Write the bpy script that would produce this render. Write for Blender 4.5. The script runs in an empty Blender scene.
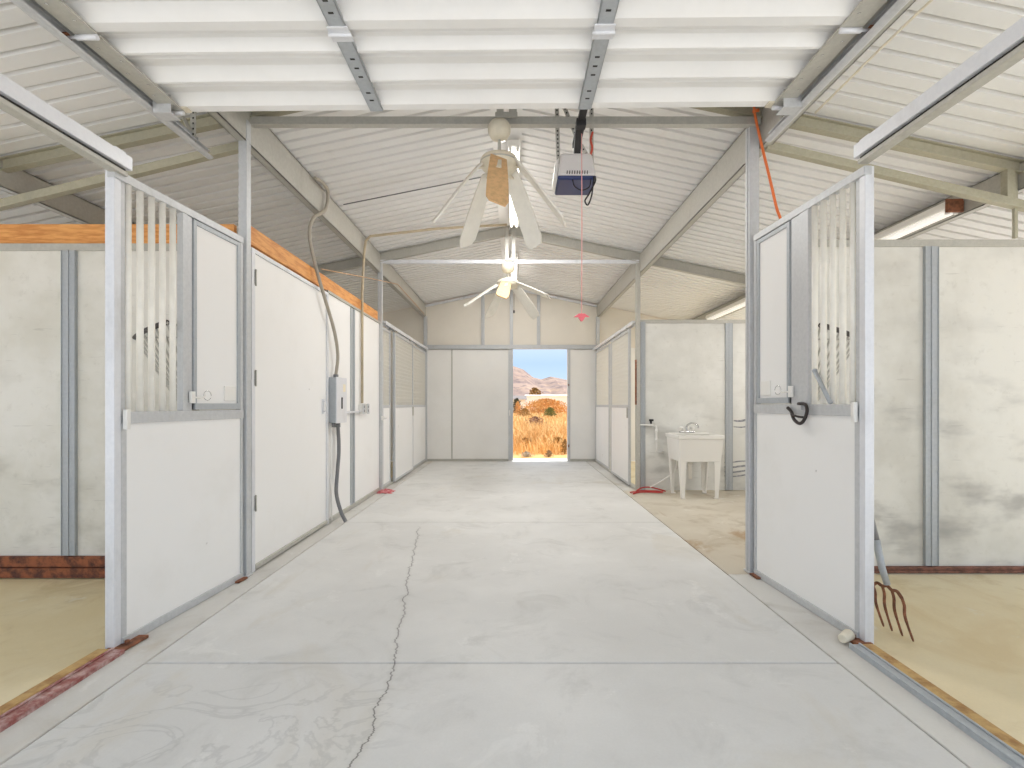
import bpy, bmesh, math, random
from mathutils import Vector, Matrix
random.seed(7)
S = bpy.context.scene
COL = S.collection
V = Vector
F = 505.0; EYE = 1.23

# ------------------------------------------------------------------ helpers
ORG = {}
class MB:
    """collects shapes (in metres, place coordinates) and links them as one mesh object"""
    def __init__(s): s.bm = bmesh.new(); s.mi = 0
    def poly(s, vs, fs, smooth=False):
        bv = [s.bm.verts.new(v) for v in vs]
        for f in fs:
            try:
                fc = s.bm.faces.new([bv[i] for i in f]); fc.smooth = smooth; fc.material_index = s.mi
            except ValueError: pass
        return s
    def hexa(s, c):
        return s.poly(c, [(0,3,2,1),(4,5,6,7),(0,1,5,4),(1,2,6,5),(2,3,7,6),(3,0,4,7)])
    def box(s, x0,x1,y0,y1,z0,z1):
        return s.hexa([(x0,y0,z0),(x1,y0,z0),(x1,y1,z0),(x0,y1,z0),(x0,y0,z1),(x1,y0,z1),(x1,y1,z1),(x0,y1,z1)])
    def bar(s, a, b, w, h, up=(0,0,1)):
        a = V(a); b = V(b); d = (b-a).normalized(); u = V(up)
        r = d.cross(u)
        if r.length < 1e-4: r = d.cross(V((0,1,0)))
        r.normalize(); u = r.cross(d).normalized()
        q = []
        for p in (a,b):
            for (i,j) in ((-1,-1),(1,-1),(1,1),(-1,1)):
                q.append(p + r*(i*w/2) + u*(j*h/2))
        return s.hexa(q)
    def tube(s, pts, r, n=8, curve=False, caps=True):
        pts = [V(p) for p in pts]
        if curve and len(pts) > 2:
            out = []
            for i in range(len(pts)-1):
                p0 = pts[max(i-1,0)]; p1 = pts[i]; p2 = pts[i+1]; p3 = pts[min(i+2,len(pts)-1)]
                for k in range(6):
                    t = k/6
                    out.append(.5*((2*p1)+(p2-p0)*t+(2*p0-5*p1+4*p2-p3)*t*t+(3*p1-p0-3*p2+p3)*t**3))
            out.append(pts[-1]); pts = out
        rr = r if isinstance(r,(list,tuple)) else None
        rings = []; prev = None
        for i,p in enumerate(pts):
            d = (pts[min(i+1,len(pts)-1)]-pts[max(i-1,0)])
            d = d.normalized() if d.length > 1e-9 else V((0,0,1))
            if prev is None:
                a = d.cross(V((0,0,1)))
                if a.length < 1e-3: a = d.cross(V((1,0,0)))
            else:
                a = prev - d*prev.dot(d)
                if a.length < 1e-6: a = d.cross(V((.3,.5,.8)))
            a.normalize(); prev = a; b = d.cross(a)
            q = rr[min(int(i*len(rr)/len(pts)), len(rr)-1)] if rr else r
            rings.append([s.bm.verts.new(p+(a*math.cos(2*math.pi*k/n)+b*math.sin(2*math.pi*k/n))*q) for k in range(n)])
        for i in range(len(rings)-1):
            for k in range(n):
                f = s.bm.faces.new((rings[i][k],rings[i][(k+1)%n],rings[i+1][(k+1)%n],rings[i+1][k])); f.smooth = True; f.material_index = s.mi
        if caps:
            s.bm.faces.new(rings[0][::-1]); s.bm.faces.new(rings[-1])
        return s
    def lathe(s, prof, c, n=28):
        c = V(c); rings = []
        for (r,z) in prof:
            rings.append([s.bm.verts.new(c+V((max(r,1e-4)*math.cos(2*math.pi*k/n), max(r,1e-4)*math.sin(2*math.pi*k/n), z))) for k in range(n)])
        for i in range(len(rings)-1):
            for k in range(n):
                f = s.bm.faces.new((rings[i][k],rings[i][(k+1)%n],rings[i+1][(k+1)%n],rings[i+1][k])); f.smooth = True
        s.bm.faces.new(rings[0]); s.bm.faces.new(rings[-1][::-1])
        return s
    def prism(s, prof, fn0, fn1):
        n = len(prof)
        vs = [fn0(*p) for p in prof]+[fn1(*p) for p in prof]
        fs = [tuple(range(n))[::-1], tuple(range(n,2*n))]+[(i,(i+1)%n,n+(i+1)%n,n+i) for i in range(n)]
        return s.poly(vs, fs)
    def prism_y(s, prof, y0, y1):
        return s.prism(prof, lambda x,z:(x,y0,z), lambda x,z:(x,y1,z))
    def prism_x(s, prof, x0, x1):
        return s.prism(prof, lambda y,z:(x0,y,z), lambda y,z:(x1,y,z))
    def strip(s, a, b, th, perp):
        """thin plate between two polylines a,b with thickness th along perp"""
        p = V(perp)*th; n = len(a)
        vs = [V(x) for x in a]+[V(x) for x in b]+[V(x)+p for x in a]+[V(x)+p for x in b]
        fs = []
        for i in range(n-1):
            fs += [(i,i+1,n+i+1,n+i),(2*n+i,3*n+i,3*n+i+1,2*n+i+1),(i,2*n+i,2*n+i+1,i+1),(n+i,n+i+1,3*n+i+1,3*n+i)]
        fs += [(0,n,3*n,2*n),(n-1,3*n-1,4*n-1,2*n-1)]
        return s.poly(vs, fs)
    def build(s, name, mat, parent=None, bevel=0.0):
        bm = s.bm
        bmesh.ops.recalc_face_normals(bm, faces=bm.faces)
        co = [v.co for v in bm.verts]
        if parent is None:
            o = V(((min(c.x for c in co)+max(c.x for c in co))/2, (min(c.y for c in co)+max(c.y for c in co))/2, min(c.z for c in co)))
        else: o = ORG[parent.name]
        for v in bm.verts: v.co -= o
        me = bpy.data.meshes.new(name); bm.to_mesh(me); bm.free()
        for q in (mat if isinstance(mat,(list,tuple)) else (mat,)): me.materials.append(q)
        ob = bpy.data.objects.new(name, me); COL.objects.link(ob)
        if parent is None: ob.location = o
        else: ob.parent = parent
        ORG[ob.name] = o
        if bevel:
            m = ob.modifiers.new('bevel','BEVEL'); m.width = bevel; m.segments = 2; m.limit_method = 'ANGLE'; m.angle_limit = math.radians(40)
        return ob

def tag(o, label=None, cat=None, group=None, kind=None):
    if label: o['label'] = label
    if cat: o['category'] = cat
    if group: o['group'] = group
    if kind: o['kind'] = kind
    return o
def thing(name, label, cat, loc, group=None):
    o = bpy.data.objects.new(name, None); COL.objects.link(o); o.location = loc; o.empty_display_size = .1
    ORG[o.name] = V(loc)
    return tag(o, label, cat, group)
def struct(o): o['kind'] = 'structure'; return o

# ------------------------------------------------------------------ materials
def lin(c):
    return tuple(((v/255)/12.92 if v/255 <= .04045 else ((v/255+.055)/1.055)**2.4) for v in c)+(1,)
class NT:
    def __init__(s, name):
        s.m = bpy.data.materials.new(name); s.m.use_nodes = True; s.t = s.m.node_tree
        s.b = s.t.nodes['Principled BSDF']
        g = s.t.nodes.new('ShaderNodeNewGeometry'); s.pos = g.outputs['Position']
    def n(s, typ, **kw):
        x = s.t.nodes.new(typ)
        for k,v in kw.items(): setattr(x,k,v)
        return x
    def set(s, sock, v):
        if hasattr(v,'is_output') or isinstance(v, bpy.types.NodeSocket): s.t.links.new(v, sock)
        else: sock.default_value = v
    def math(s, op, a, b=0.0, clamp=False):
        x = s.n('ShaderNodeMath', operation=op, use_clamp=clamp); s.set(x.inputs[0],a); s.set(x.inputs[1],b); return x.outputs[0]
    def noise(s, scale, detail=4, rough=.6, stretch=None, dist=0.0, off=None):
        v = s.pos
        if stretch or off:
            mp = s.n('ShaderNodeMapping'); s.set(mp.inputs[0], v)
            if stretch: mp.inputs['Scale'].default_value = stretch
            if off: mp.inputs['Location'].default_value = off
            v = mp.outputs[0]
        x = s.n('ShaderNodeTexNoise'); s.set(x.inputs['Vector'], v)
        x.inputs['Scale'].default_value = scale; x.inputs['Detail'].default_value = detail; x.inputs['Roughness'].default_value = rough
        x.inputs['Distortion'].default_value = dist
        return x.outputs['Fac']
    def ramp(s, f, lo, hi):
        x = s.n('ShaderNodeMapRange', interpolation_type='SMOOTHSTEP'); s.set(x.inputs[0], f)
        x.inputs[1].default_value = lo; x.inputs[2].default_value = hi
        return x.outputs[0]
    def mix(s, f, a, b):
        x = s.n('ShaderNodeMix', data_type='RGBA'); s.set(x.inputs[0], f); s.set(x.inputs[6], a); s.set(x.inputs[7], b); return x.outputs[2]
    def xyz(s):
        x = s.n('ShaderNodeSeparateXYZ'); s.set(x.inputs[0], s.pos); return x.outputs
    def done(s, col, rough=.5, metal=0.0, bump=None, bs=.1, bd=.01):
        s.set(s.b.inputs['Base Color'], col); s.set(s.b.inputs['Roughness'], rough); s.b.inputs['Metallic'].default_value = metal
        if bump is not None:
            x = s.n('ShaderNodeBump'); x.inputs['Strength'].default_value = bs; x.inputs['Distance'].default_value = bd
            s.set(x.inputs['Height'], bump); s.t.links.new(x.outputs[0], s.b.inputs['Normal'])
        return s.m
def simple(name, c, rough=.5, metal=0.0, var=.0, vscale=6, c2=None):
    t = NT(name); c = lin(c)
    if var:
        c2 = lin(c2) if c2 else tuple(x*(1-var) for x in c[:3])+(1,)
        n = t.noise(vscale, 5, .65)
        return t.done(t.mix(t.ramp(n,.35,.7), c, c2), rough, metal)
    return t.done(c, rough, metal)

def m_galv(name, a, b, metal=.45, rough=.42):
    t = NT(name); n = t.noise(45, 3, .6); n2 = t.noise(5, 4, .7, stretch=(1,1,.3))
    c = t.mix(n, lin(a), lin(b)); c = t.mix(t.math('MULTIPLY', t.ramp(n2,.5,.8), .35), c, lin((150,148,140)))
    return t.done(c, rough, metal)
GALV = m_galv('galvanised_steel', (208,209,210), (182,184,186), .18, .45)
GALVB = m_galv('dull_blue_galvanised_steel', (186,190,193), (160,165,170), .15, .45)
GALVW = m_galv('weathered_galvanised_steel', (196,193,184), (168,166,158), .15, .5)
OLIVE = m_galv('primed_olive_steel', (186,181,160), (158,153,132), .2, .55)
WHITE_STEEL = m_galv('pale_painted_steel', (228,229,232), (212,214,219), .15, .4)
BAR = simple('cream_bar_steel', (246,243,234), .3, 0, .08, 8)
CHROME = simple('chrome', (205,205,205), .18, .95)
BLACK = simple('black_plastic', (38,36,36), .5)
BLACKIRON = simple('dark_iron', (62,54,52), .55, .4, .3, 30)
GAPSHADE = simple('recess_shade', (52,50,48), .9)  # dark fill painted in for the shade inside slots and strap holes
RUST = simple('rusted_steel', (150,98,70), .8, .2, .5, 25, (98,62,46))
WHITE_PL = simple('white_plastic', (233,231,226), .45)
CREAM = simple('aged_cream_paint', (226,217,196), .45, 0, .12, 14)
BLADE = simple('white_fan_blade', (232,228,218), .5, 0, .08, 9)
BLADEWOOD = simple('bare_fan_blade_board', (226,184,134), .65, 0, .2, 30)
NAVY = simple('navy_plastic', (34,48,94), .35)
OPENER = simple('pale_opener_plastic', (226,222,220), .45, 0, .08, 4)
PINK = simple('faded_red_plastic', (246,120,128), .5)
ROPEPINK = simple('faded_red_cord', (238,176,174), .7)
ORANGE = simple('orange_cord', (232,120,62), .6)
REDHOSE = simple('red_hose', (190,60,56), .5)
REDCLOTH = simple('red_cloth', (196,62,72), .85, 0, .4, 30, (226,170,170))
CONDUIT = simple('tan_conduit', (192,176,148), .5, 0, .15, 10)
GREYCON = simple('grey_flexible_conduit', (118,118,120), .5)
TUBE = NT('lit_fluorescent_tube'); TUBE.b.inputs['Emission Color'].default_value = (1,.97,.92,1); TUBE.b.inputs['Emission Strength'].default_value = 4.0
TUBE = TUBE.done((.9,.9,.9,1), .4)
TUBE_DIM = NT('dimly_lit_fluorescent_tube'); TUBE_DIM.b.inputs['Emission Color'].default_value = (1,.95,.88,1); TUBE_DIM.b.inputs['Emission Strength'].default_value = .35; TUBE_DIM = TUBE_DIM.done((.85,.84,.82,1), .4)

def m_panel():
    t = NT('white_wall_panel'); n = t.noise(1.4, 5, .6); n2 = t.noise(60, 2, .5)
    c = t.mix(t.math('MULTIPLY', t.ramp(n,.5,.8), .5), lin((238,237,235)), lin((224,222,217)))
    sp = t.ramp(t.noise(9, 2, .5, off=(3,7,1)), .77, .79)
    c = t.mix(t.math('MULTIPLY', sp, .5), c, lin((150,146,140)))
    return t.done(c, .5, 0, n2, .04, .004)
PANEL = m_panel()
def m_grimy(name, clean, mid, dark, off):
    t = NT(name); x = t.xyz()
    n = t.noise(1.1, 5, .62, off=off); n2 = t.noise(1.6, 4, .55, stretch=(1,1,2.4), off=off); n3 = t.noise(14, 4, .7, off=off)
    c = t.mix(t.ramp(n,.38,.68), lin(clean), lin(mid))
    low = t.math('SUBTRACT', 1.0, t.ramp(x[2], .5, 2.0))
    band = t.math('MULTIPLY', t.ramp(n2,.5,.72), t.math('ADD', t.math('MULTIPLY', low, .5), .14))
    c = t.mix(band, c, lin(dark))
    scr = t.ramp(t.noise(3, 3, .6, stretch=(1,1,12), off=off), .66, .72)
    c = t.mix(t.math('MULTIPLY', scr, .18), c, lin((120,116,108)))
    c = t.mix(t.math('MULTIPLY', t.ramp(n3,.55,.75), .18), c, lin((160,154,140)))
    return t.done(c, .6)
GRIMY_L = m_grimy('stained_stall_panel_pale', (228,225,217), (212,208,196), (176,172,160), (0,0,0))
GRIMY_R = m_grimy('stained_stall_panel_smudged', (226,224,217), (206,203,194), (140,138,135), (5,2,9))
GRIMY_W = m_grimy('scuffed_wash_wall_panel', (228,227,222), (212,211,205), (176,174,168), (1,8,4))
ENDW = simple('back_wall_panel', (237,235,231), .55, 0, .05, 1.3)
ENDU = simple('gable_panel', (230,223,211), .55, 0, .05, 1.3)
OUTER = simple('outer_wall_steel', (232,226,212), .55)

def m_roof():
    t = NT('white_roof_sheet'); n = t.noise(1.2, 4, .6, stretch=(.4,2,1)); n2 = t.noise(7, 4, .6)
    c = t.mix(t.math('MULTIPLY', t.ramp(n,.45,.75), .5), lin((234,233,231)), lin((220,218,213)))
    return t.done(t.mix(t.math('MULTIPLY', t.ramp(n2,.6,.8), .15), c, lin((190,180,165))), .5)
ROOF = m_roof()
DOORW = simple('white_door_steel', (238,237,235), .4, 0, .05, 2)

def m_concrete(name, base, light, dark, brown, wash=0.0, crack=False, off=(0,0,0)):
    t = NT(name); x = t.xyz()
    n1 = t.noise(.7, 6, .62, off=off); n2 = t.noise(2.6, 6, .65, dist=.8, off=off); n3 = t.noise(90, 3, .6); n4 = t.noise(1.3, 5, .6, stretch=(1,.45,1), dist=1.2, off=(9,4,2))
    c = t.mix(t.ramp(n1,.38,.66), lin(base), lin(light))
    c = t.mix(t.math('MULTIPLY', t.ramp(n2,.5,.72), .6), c, lin(dark))
    c = t.mix(t.math('MULTIPLY', t.ramp(t.noise(3.4,5,.7,dist=.5,off=(11,2,3)),.60,.68), .35), c, lin((236,235,232)))
    c = t.mix(t.math('MULTIPLY', t.ramp(n4,.56,.68), .5+wash*.5), c, lin(brown))
    c = t.mix(t.math('MULTIPLY', n3, .16), c, lin((150,148,142)))
    if crack:
        # water marks in the front bay
        w = t.noise(2.2, 5, .55, stretch=(1,1.3,1), dist=1.6, off=(2,5,0))
        ring = t.math('SUBTRACT', 1.0, t.ramp(t.math('ABSOLUTE', t.math('SUBTRACT', w, .52)), .0, .035))
        zone = t.math('MULTIPLY', t.math('SUBTRACT', 1.0, t.ramp(x[1], 2.05, 2.4)), t.math('SUBTRACT', 1.0, t.ramp(x[0], -.6, -.3)))
        c = t.mix(t.math('MULTIPLY', t.math('MULTIPLY', ring, zone), .22), c, lin((142,142,140)))
        # one long settlement crack wandering along the aisle
        def yn(scale, amp, dx):
            mp = t.n('ShaderNodeMapping'); t.set(mp.inputs[0], t.pos); mp.inputs['Scale'].default_value = (0.05,1,0); mp.inputs['Location'].default_value = (dx,dx,0)
            q = t.n('ShaderNodeTexNoise'); t.set(q.inputs['Vector'], mp.outputs[0]); q.inputs['Scale'].default_value = scale; q.inputs['Detail'].default_value = 6; q.inputs['Roughness'].default_value = .7
            return t.math('MULTIPLY', t.math('SUBTRACT', q.outputs['Fac'], .5), amp)
        k = t.math('MULTIPLY', t.math('MAXIMUM', t.math('SUBTRACT', x[1], 2.2), 0.0), -.142)
        cx = t.math('ADD', t.math('ADD', k, -.548), t.math('ADD', yn(3.2,.16,1.0), yn(14,.05,4.0)))
        d = t.math('ABSOLUTE', t.math('SUBTRACT', x[0], cx))
        line = t.math('SUBTRACT', 1.0, t.ramp(d, .0012, .0050))
        halo = t.math('SUBTRACT', 1.0, t.ramp(d, .0, .03))
        ends = t.math('SUBTRACT', 1.0, t.ramp(x[1], 4.9, 5.15))
        c = t.mix(t.math('MULTIPLY', t.math('MULTIPLY', halo, ends), .14), c, lin((150,146,138)))
        c = t.mix(t.math('MULTIPLY', t.math('MULTIPLY', line, ends), .75), c, lin((78,74,70)))
    return t.done(c, t.mix(n2,(.5,.5,.5,1),(.72,.72,.72,1)), 0, n2, .05, .01)
CONC = m_concrete('aisle_concrete', (212,211,208), (224,223,220), (192,191,187), (206,201,190), 0, True)
CONCSIDE = m_concrete('edge_concrete', (204,201,195), (214,212,207), (182,176,166), (190,178,158), .3, False, (3,3,3))
CONCW = m_concrete('wash_bay_concrete', (192,182,164), (206,198,182), (160,144,118), (162,134,98), .9, False, (6,1,0))
STALLF = m_concrete('stall_floor_left', (220,202,158), (228,214,178), (192,170,122), (206,182,130), .4, False, (1,1,6))
STALLFR = m_concrete('stall_floor_right', (228,212,174), (234,222,190), (204,184,140), (216,194,148), .3, False, (4,7,1))
KICK = simple('stained_kick_board', (156,92,58), .8, 0, .5, 17, (76,46,38))
KICKTHIN = simple('stained_sill_board', (136,92,76), .8, 0, .5, 18, (92,64,54))
REDSILL = simple('worn_red_sill', (140,76,70), .7, 0, .5, 16, (196,170,164))
WOODSILL = simple('yellowed_timber_sill', (194,160,104), .7, 0, .4, 14, (150,110,64))
def m_wood():
    t = NT('orange_timber'); n = t.noise(6, 5, .65, stretch=(1,1,9)); k = t.ramp(t.noise(5, 2, .5, off=(4,4,4)), .7, .76)
    n2 = t.noise(1.5, 4, .6)
    c = t.mix(t.ramp(n,.35,.7), lin((232,168,98)), lin((200,128,62)))
    c = t.mix(t.math('MULTIPLY', t.ramp(n2,.5,.75),.3), c, lin((176,104,46)))
    return t.done(t.mix(t.math('MULTIPLY',k,.7), c, lin((110,62,28))), .6)
WOOD = m_wood()
SCREEN = simple('beige_mesh_wire', (222,219,210), .5)

# ------------------------------------------------------------------ dimensions (metres)
XL, XR = -1.91, 1.78          # the two long aisle walls
D2L, D2R, D3, DE = 3.60, 3.70, 7.20, 10.90
RX = -.065; RIDGE = 3.776; SL = .21
OUT = 5.55
def roofz(x): return RIDGE - SL*abs(x-RX)

# ------------------------------------------------------------------ floor
f = MB()
g = .005
xs = [(-1.756, 1.545)]
ys = [(-.6,2.40),(2.40,5.26),(5.26,7.90),(7.90,DE)]
for a,b in ys: f.box(-1.756+g, 1.545-g, a+g, b-g, -.1, 0)
floor = struct(f.build('floor', CONC, None, .006))
f = MB(); f.box(-2.06, -1.756-g, -.6, DE, -.1, -.002); f.box(1.545+g, 1.80, -.6, 3.66, -.1, -.002); f.box(1.545+g, 1.80, D3, DE, -.1, -.002)
struct(f.build('floor_edges', CONCSIDE, None, .006))
f = MB(); f.box(-1.77,1.56,-.6,DE,-.13,-.018); struct(f.build('floor_joint_bed', simple('joint_filler',(150,144,134),.9,0,.5,12,(96,90,84))))
f = MB(); f.box(1.545+g, OUT, 3.66, D3, -.1, -.003); struct(f.build('floor_wash_bay', CONCW))
f = MB(); f.box(-OUT,-2.06,-.6,DE,-.1,-.006); struct(f.build('floor_left', STALLF))
f = MB(); f.box(1.80,OUT,-.6,3.66,-.1,-.006); f.box(1.80,OUT,D3,DE,-.1,-.006); struct(f.build('floor_right', STALLFR))

# ------------------------------------------------------------------ roof (ribbed sheet, ribs run from ridge to eave)
def ribs(y0, y1, pitch=.134):
    pts = []; y = y0
    while y < y1:
        for dy,z in ((0,0),(.097,0),(.101,.040),(.130,.040)): pts.append((y+dy, z))
        y += pitch
    pts.append((y,0)); return pts
rp = ribs(-.5, 11.2)
f = MB()
for sx in (-1,1):
    xo = RX+sx*5.75
    a = [(RX,y,RIDGE-.0+z) for y,z in rp]; b = [(xo,y,RIDGE-SL*5.75+z) for y,z in rp]
    f.strip(a, b, .004, (0,0,1))
struct(f.build('ceiling', ROOF))
f = MB(); f.prism_y([(RX-.14,RIDGE-.034),(RX,RIDGE-.006),(RX+.14,RIDGE-.034),(RX+.14,RIDGE-.03),(RX,RIDGE-.001),(RX-.14,RIDGE-.03)], -.4, 11.1)
struct(f.build('trim_1', ROOF))

# ------------------------------------------------------------------ walls of the shell
f = MB()
def endprof(xa, xb, z0):      # piece of the gable wall from z0 to the roof
    pts = [(xa,z0),(xb,z0),(xb,roofz(xb)-.01)]
    if xa < RX < xb: pts.append((RX,RIDGE-.01))
    pts.append((xa,roofz(xa)-.01)); return pts
HD = 2.44
DX0, DX1 = -.02, 1.15
f.prism_y(endprof(-OUT,OUT,HD), DE, DE+.06)
struct(f.build('wall_back_gable', ENDU))
f = MB(); f.box(-OUT, DX0, DE, DE+.06, 0, HD); f.box(DX1, OUT, DE, DE+.06, 0, HD)
struct(f.build('wall_back', ENDW))
def side_wall(name, x0, x1):
    f = MB(); gaps = [(.1,3.45),(4.4,6.6),(8.0,10.2)]; y = -.4  # unseen openings, cut wide to let daylight into the stalls
    for a,b in gaps:
        f.box(x0,x1,y,a,0,2.58); f.box(x0,x1,a,b,2.2,2.58); y = b
    f.box(x0,x1,y,DE+.06,0,2.58); struct(f.build(name, OUTER))
side_wall('wall_left', -OUT-.05, -OUT); side_wall('wall_right', OUT, OUT+.05)

# trims on the back wall
f = MB(); f.box(XL,XR,DE-.06,DE,HD-.03,HD+.06); f.box(XL,XR,DE-.075,DE-.06,HD-.03,HD-.012)
tag(f.build('door_header_rail', GALV, None, .004), 'long grey steel header rail across the back wall above the doorway', 'rail')
STUDX = [(-.67,'grey steel stud on back gable left of the far ceiling fan'),(-.055,'grey steel stud on back gable directly behind the far ceiling fan'),(.53,'grey steel stud on back gable right of the far ceiling fan')]
for x,l in STUDX:
    f = MB(); f.box(x-.035,x+.035,DE-.04,DE,HD+.06,roofz(x)-.05); f.box(x-.008,x+.008,DE-.05,DE-.04,HD+.06,roofz(x)-.05)
    tag(f.build('wall_stud', GALV, None, .004), l, 'stud', 'steel studs on the back gable')
f = MB()
for sx in (-1,1):
    xa = RX; xb = XL if sx < 0 else XR
    f.bar((xa,DE-.035,RIDGE-.05),(xb,DE-.035,roofz(xb)-.05),.05,.05)
tag(f.build('gable_rail', WHITE_STEEL, None, .004), 'pale tube following the roof slope at the top of the back wall', 'rail')
# sliding panels on the back wall
d = thing('sliding_door', 'pale two-panel sliding door leaf left of the open doorway', 'door', (-1.0,DE-.03,0))
f = MB(); f.box(-1.885,-1.345,DE-.035,DE-.003,.05,HD-.04); f.build('door_panel', ENDW, d, .003)
f = MB(); f.box(-1.325,-.12,DE-.035,DE-.003,.05,HD-.04); f.build('door_panel', ENDW, d, .003)
f = MB(); f.box(-1.345,-1.325,DE-.045,DE-.003,.05,HD-.04); f.build('joint_strip', GALVW, d)
f = MB(); f.box(-.12,-.02,DE-.05,DE-.002,.03,HD-.03); f.box(-.055,-.02,DE-.06,DE-.05,.03,HD-.03); f.build('edge_post', GALV, d, .004)
f = MB(); f.box(-.105,-.085,DE-.075,DE-.05,.98,1.1); f.build('pull', WHITE_PL, d, .004)
f = MB(); f.box(-1.89,-.12,DE-.05,DE,.0,.05); f.build('bottom_channel', GALVW, d, .004)
d = thing('fixed_wall_panel', 'narrow pale panel right of the open doorway', 'panel', (1.45,DE-.03,0))
f = MB(); f.box(1.21,1.765,DE-.035,DE-.003,.05,HD-.04); f.build('panel_face', ENDW, d, .003)
f = MB(); f.box(1.15,1.21,DE-.05,DE-.002,.0,HD-.03); f.build('edge_post', GALV, d, .004)
f = MB(); f.box(1.21,1.77,DE-.05,DE,.0,.05); f.build('bottom_channel', GALVW, d, .004)
f = MB(); f.box(1.165,1.185,DE-.07,DE-.05,.3,.36); f.box(1.165,1.185,DE-.07,DE-.05,1.62,1.66); f.build('latch_stop', RUST, d)

# ------------------------------------------------------------------ partitions across the stalls
def partition(name, y, x0, x1, posts, mat, top, kick, kickmat, face):
    w = MB(); w.box(x0,x1,y,y+.05,0,top); r = struct(w.build(name, mat))
    w = MB(); w.box(x0,x1,y-.012,y+.062,top-.04,top+.012); w.build('cap_rail', GALVW, r, .003)
    for px in posts:
        w = MB(); zk = kick+.005; w.box(px-.05,px+.05,y-.02,y+.0,zk,top-.04); w.box(px-.05,px-.044,y-.026,y-.02,zk,top-.04); w.box(px+.044,px+.05,y-.026,y-.02,zk,top-.04); w.box(px-.005,px+.005,y-.026,y-.02,zk,top-.04)
        w.build('joint_post', GALVB, r, .002)
    if kick:
        w = MB(); w.box(x0,x1,y-.035,y,0,kick*.46); w.box(x0,x1,y-.028,y,kick*.5,kick)
        w.build('kick_board', kickmat, r, .004)
    return r
partition('wall_left_partition', D2L, -OUT, -1.97, [-3.16], GRIMY_L, 2.36, .15, KICK, 1)
partition('wall_right_partition', D2R, 1.80, OUT, [3.045], GRIMY_R, 2.42, .045, KICKTHIN, 1)
W = partition('wall_wash_bay', D3, 1.79, OUT, [3.06], GRIMY_W, 2.42, 0, None, 1)
partition('wall_tack_room', D3, -OUT, -1.97, [-3.2], GRIMY_L, 2.36, 0, None, 1)
# tyre-like dark scuffs of the wash wall
w = MB()
for z,r_ in ((.99,.016),(.90,.010),(.40,.010),(.33,.014),(.26,.012),(.2,.01)):
    pts0 = []; pts1 = []
    for k in range(9):
        t = k/8; x = 3.13+t*.42 if z > .5 else 3.0+t*.55
        zz = z+.05*t*t+(.02*math.sin(k*1.3+z*9))*.3
        pts0.append((x,D3-.0015,zz-r_*(.5+.5*math.sin(math.pi*t+.2)))); pts1.append((x,D3-.0015,zz+r_*(.5+.5*math.sin(math.pi*t+.2))))
    w.strip(pts0, pts1, .001, (0,1,0))
w.build('scuff_marks', simple('grey_scuff', (120,122,128), .8, 0, .4, 20, (176,176,176)), W)
w = MB(); w.box(1.80,1.87,D3-.02,D3,0,2.40); w.box(1.83,1.84,D3-.03,D3-.02,0,2.40); w.build('corner_post', GALVB, W, .003)

# ------------------------------------------------------------------ left aisle wall, bay with the tack-room door
f = MB(); f.box(XL-.05,XL-.004,5.18,5.90,.0,2.37); f.box(XL-.05,XL-.004,6.06,D3-.04,0,2.37); f.box(XL-.05,XL-.012,5.88,6.08,0,2.37)
f.box(XL-.05,XL-.004,3.66,5.18,2.352,2.37)
struct(f.build('wall_aisle', PANEL, None, .002))
f = MB(); f.box(XL-.02,XL+.004,5.9,5.935,0,2.36); f.box(XL-.02,XL+.004,6.025,6.06,0,2.36); f.box(XL-.02,XL-.006,5.935,6.025,0,2.36)
tag(f.build('joint_post', GALVB, None, .002), 'flat grey joint post between electrical box and paired outlets', 'post')
f = MB(); f.box(XL-.055,XL+.012,5.16,D3-.04,2.37,2.395); struct(f.build('trim_2', GALVW))
f = MB(); f.box(XL-.05,XL+.012,5.2,D3-.04,0,.05); struct(f.build('baseboard_left', GALVW, None, .003))
d = struct(MB().box(XL-.05,XL-.006,3.72,5.145,.03,2.34).build('door_1', PANEL, None, .003))
f = MB(); f.box(XL-.02,XL+.008,3.665,3.715,0,2.37); f.box(XL-.02,XL+.008,5.145,5.185,0,2.37); f.box(XL-.02,XL+.008,3.715,5.145,2.34,2.37); f.build('door_frame', WHITE_STEEL, d, .003)
f = MB(); f.box(XL-.03,XL+.012,3.72,5.145,.012,.045); f.build('door_sweep', GALVW, d, .003)
for z in (.5,1.42,2.16):
    f = MB(); f.box(XL-.008,XL+.008,3.70,3.735,z-.055,z+.055); f.tube([(XL+.010,3.717,z-.06),(XL+.010,3.717,z+.06)],.007,8); f.build('hinge', GALVW, d)
f = MB(); f.box(XL-.008,XL+.004,5.03,5.075,1.13,1.28); f.tube([(XL+.002,5.05,1.15),(XL+.035,5.05,1.165),(XL+.035,5.05,1.245),(XL+.002,5.05,1.26)],.006,8); f.build('door_handle', WHITE_STEEL, d)

# timber on top of the walls
f = MB(); f.box(XL-.05,XL-.01,3.68,D3-.08,2.397,2.532); tag(f.build('timber_beam', WOOD, None, .003), 'orange timber board running along the top of the left aisle wall above the doors', 'beam', 'orange timbers')
f = MB(); f.box(-OUT,-2.0,D2L+.005,D2L+.045,2.373,2.515); tag(f.build('timber_beam', WOOD, None, .003), 'orange timber board on top of the left stall partition', 'beam', 'orange timbers')

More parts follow.
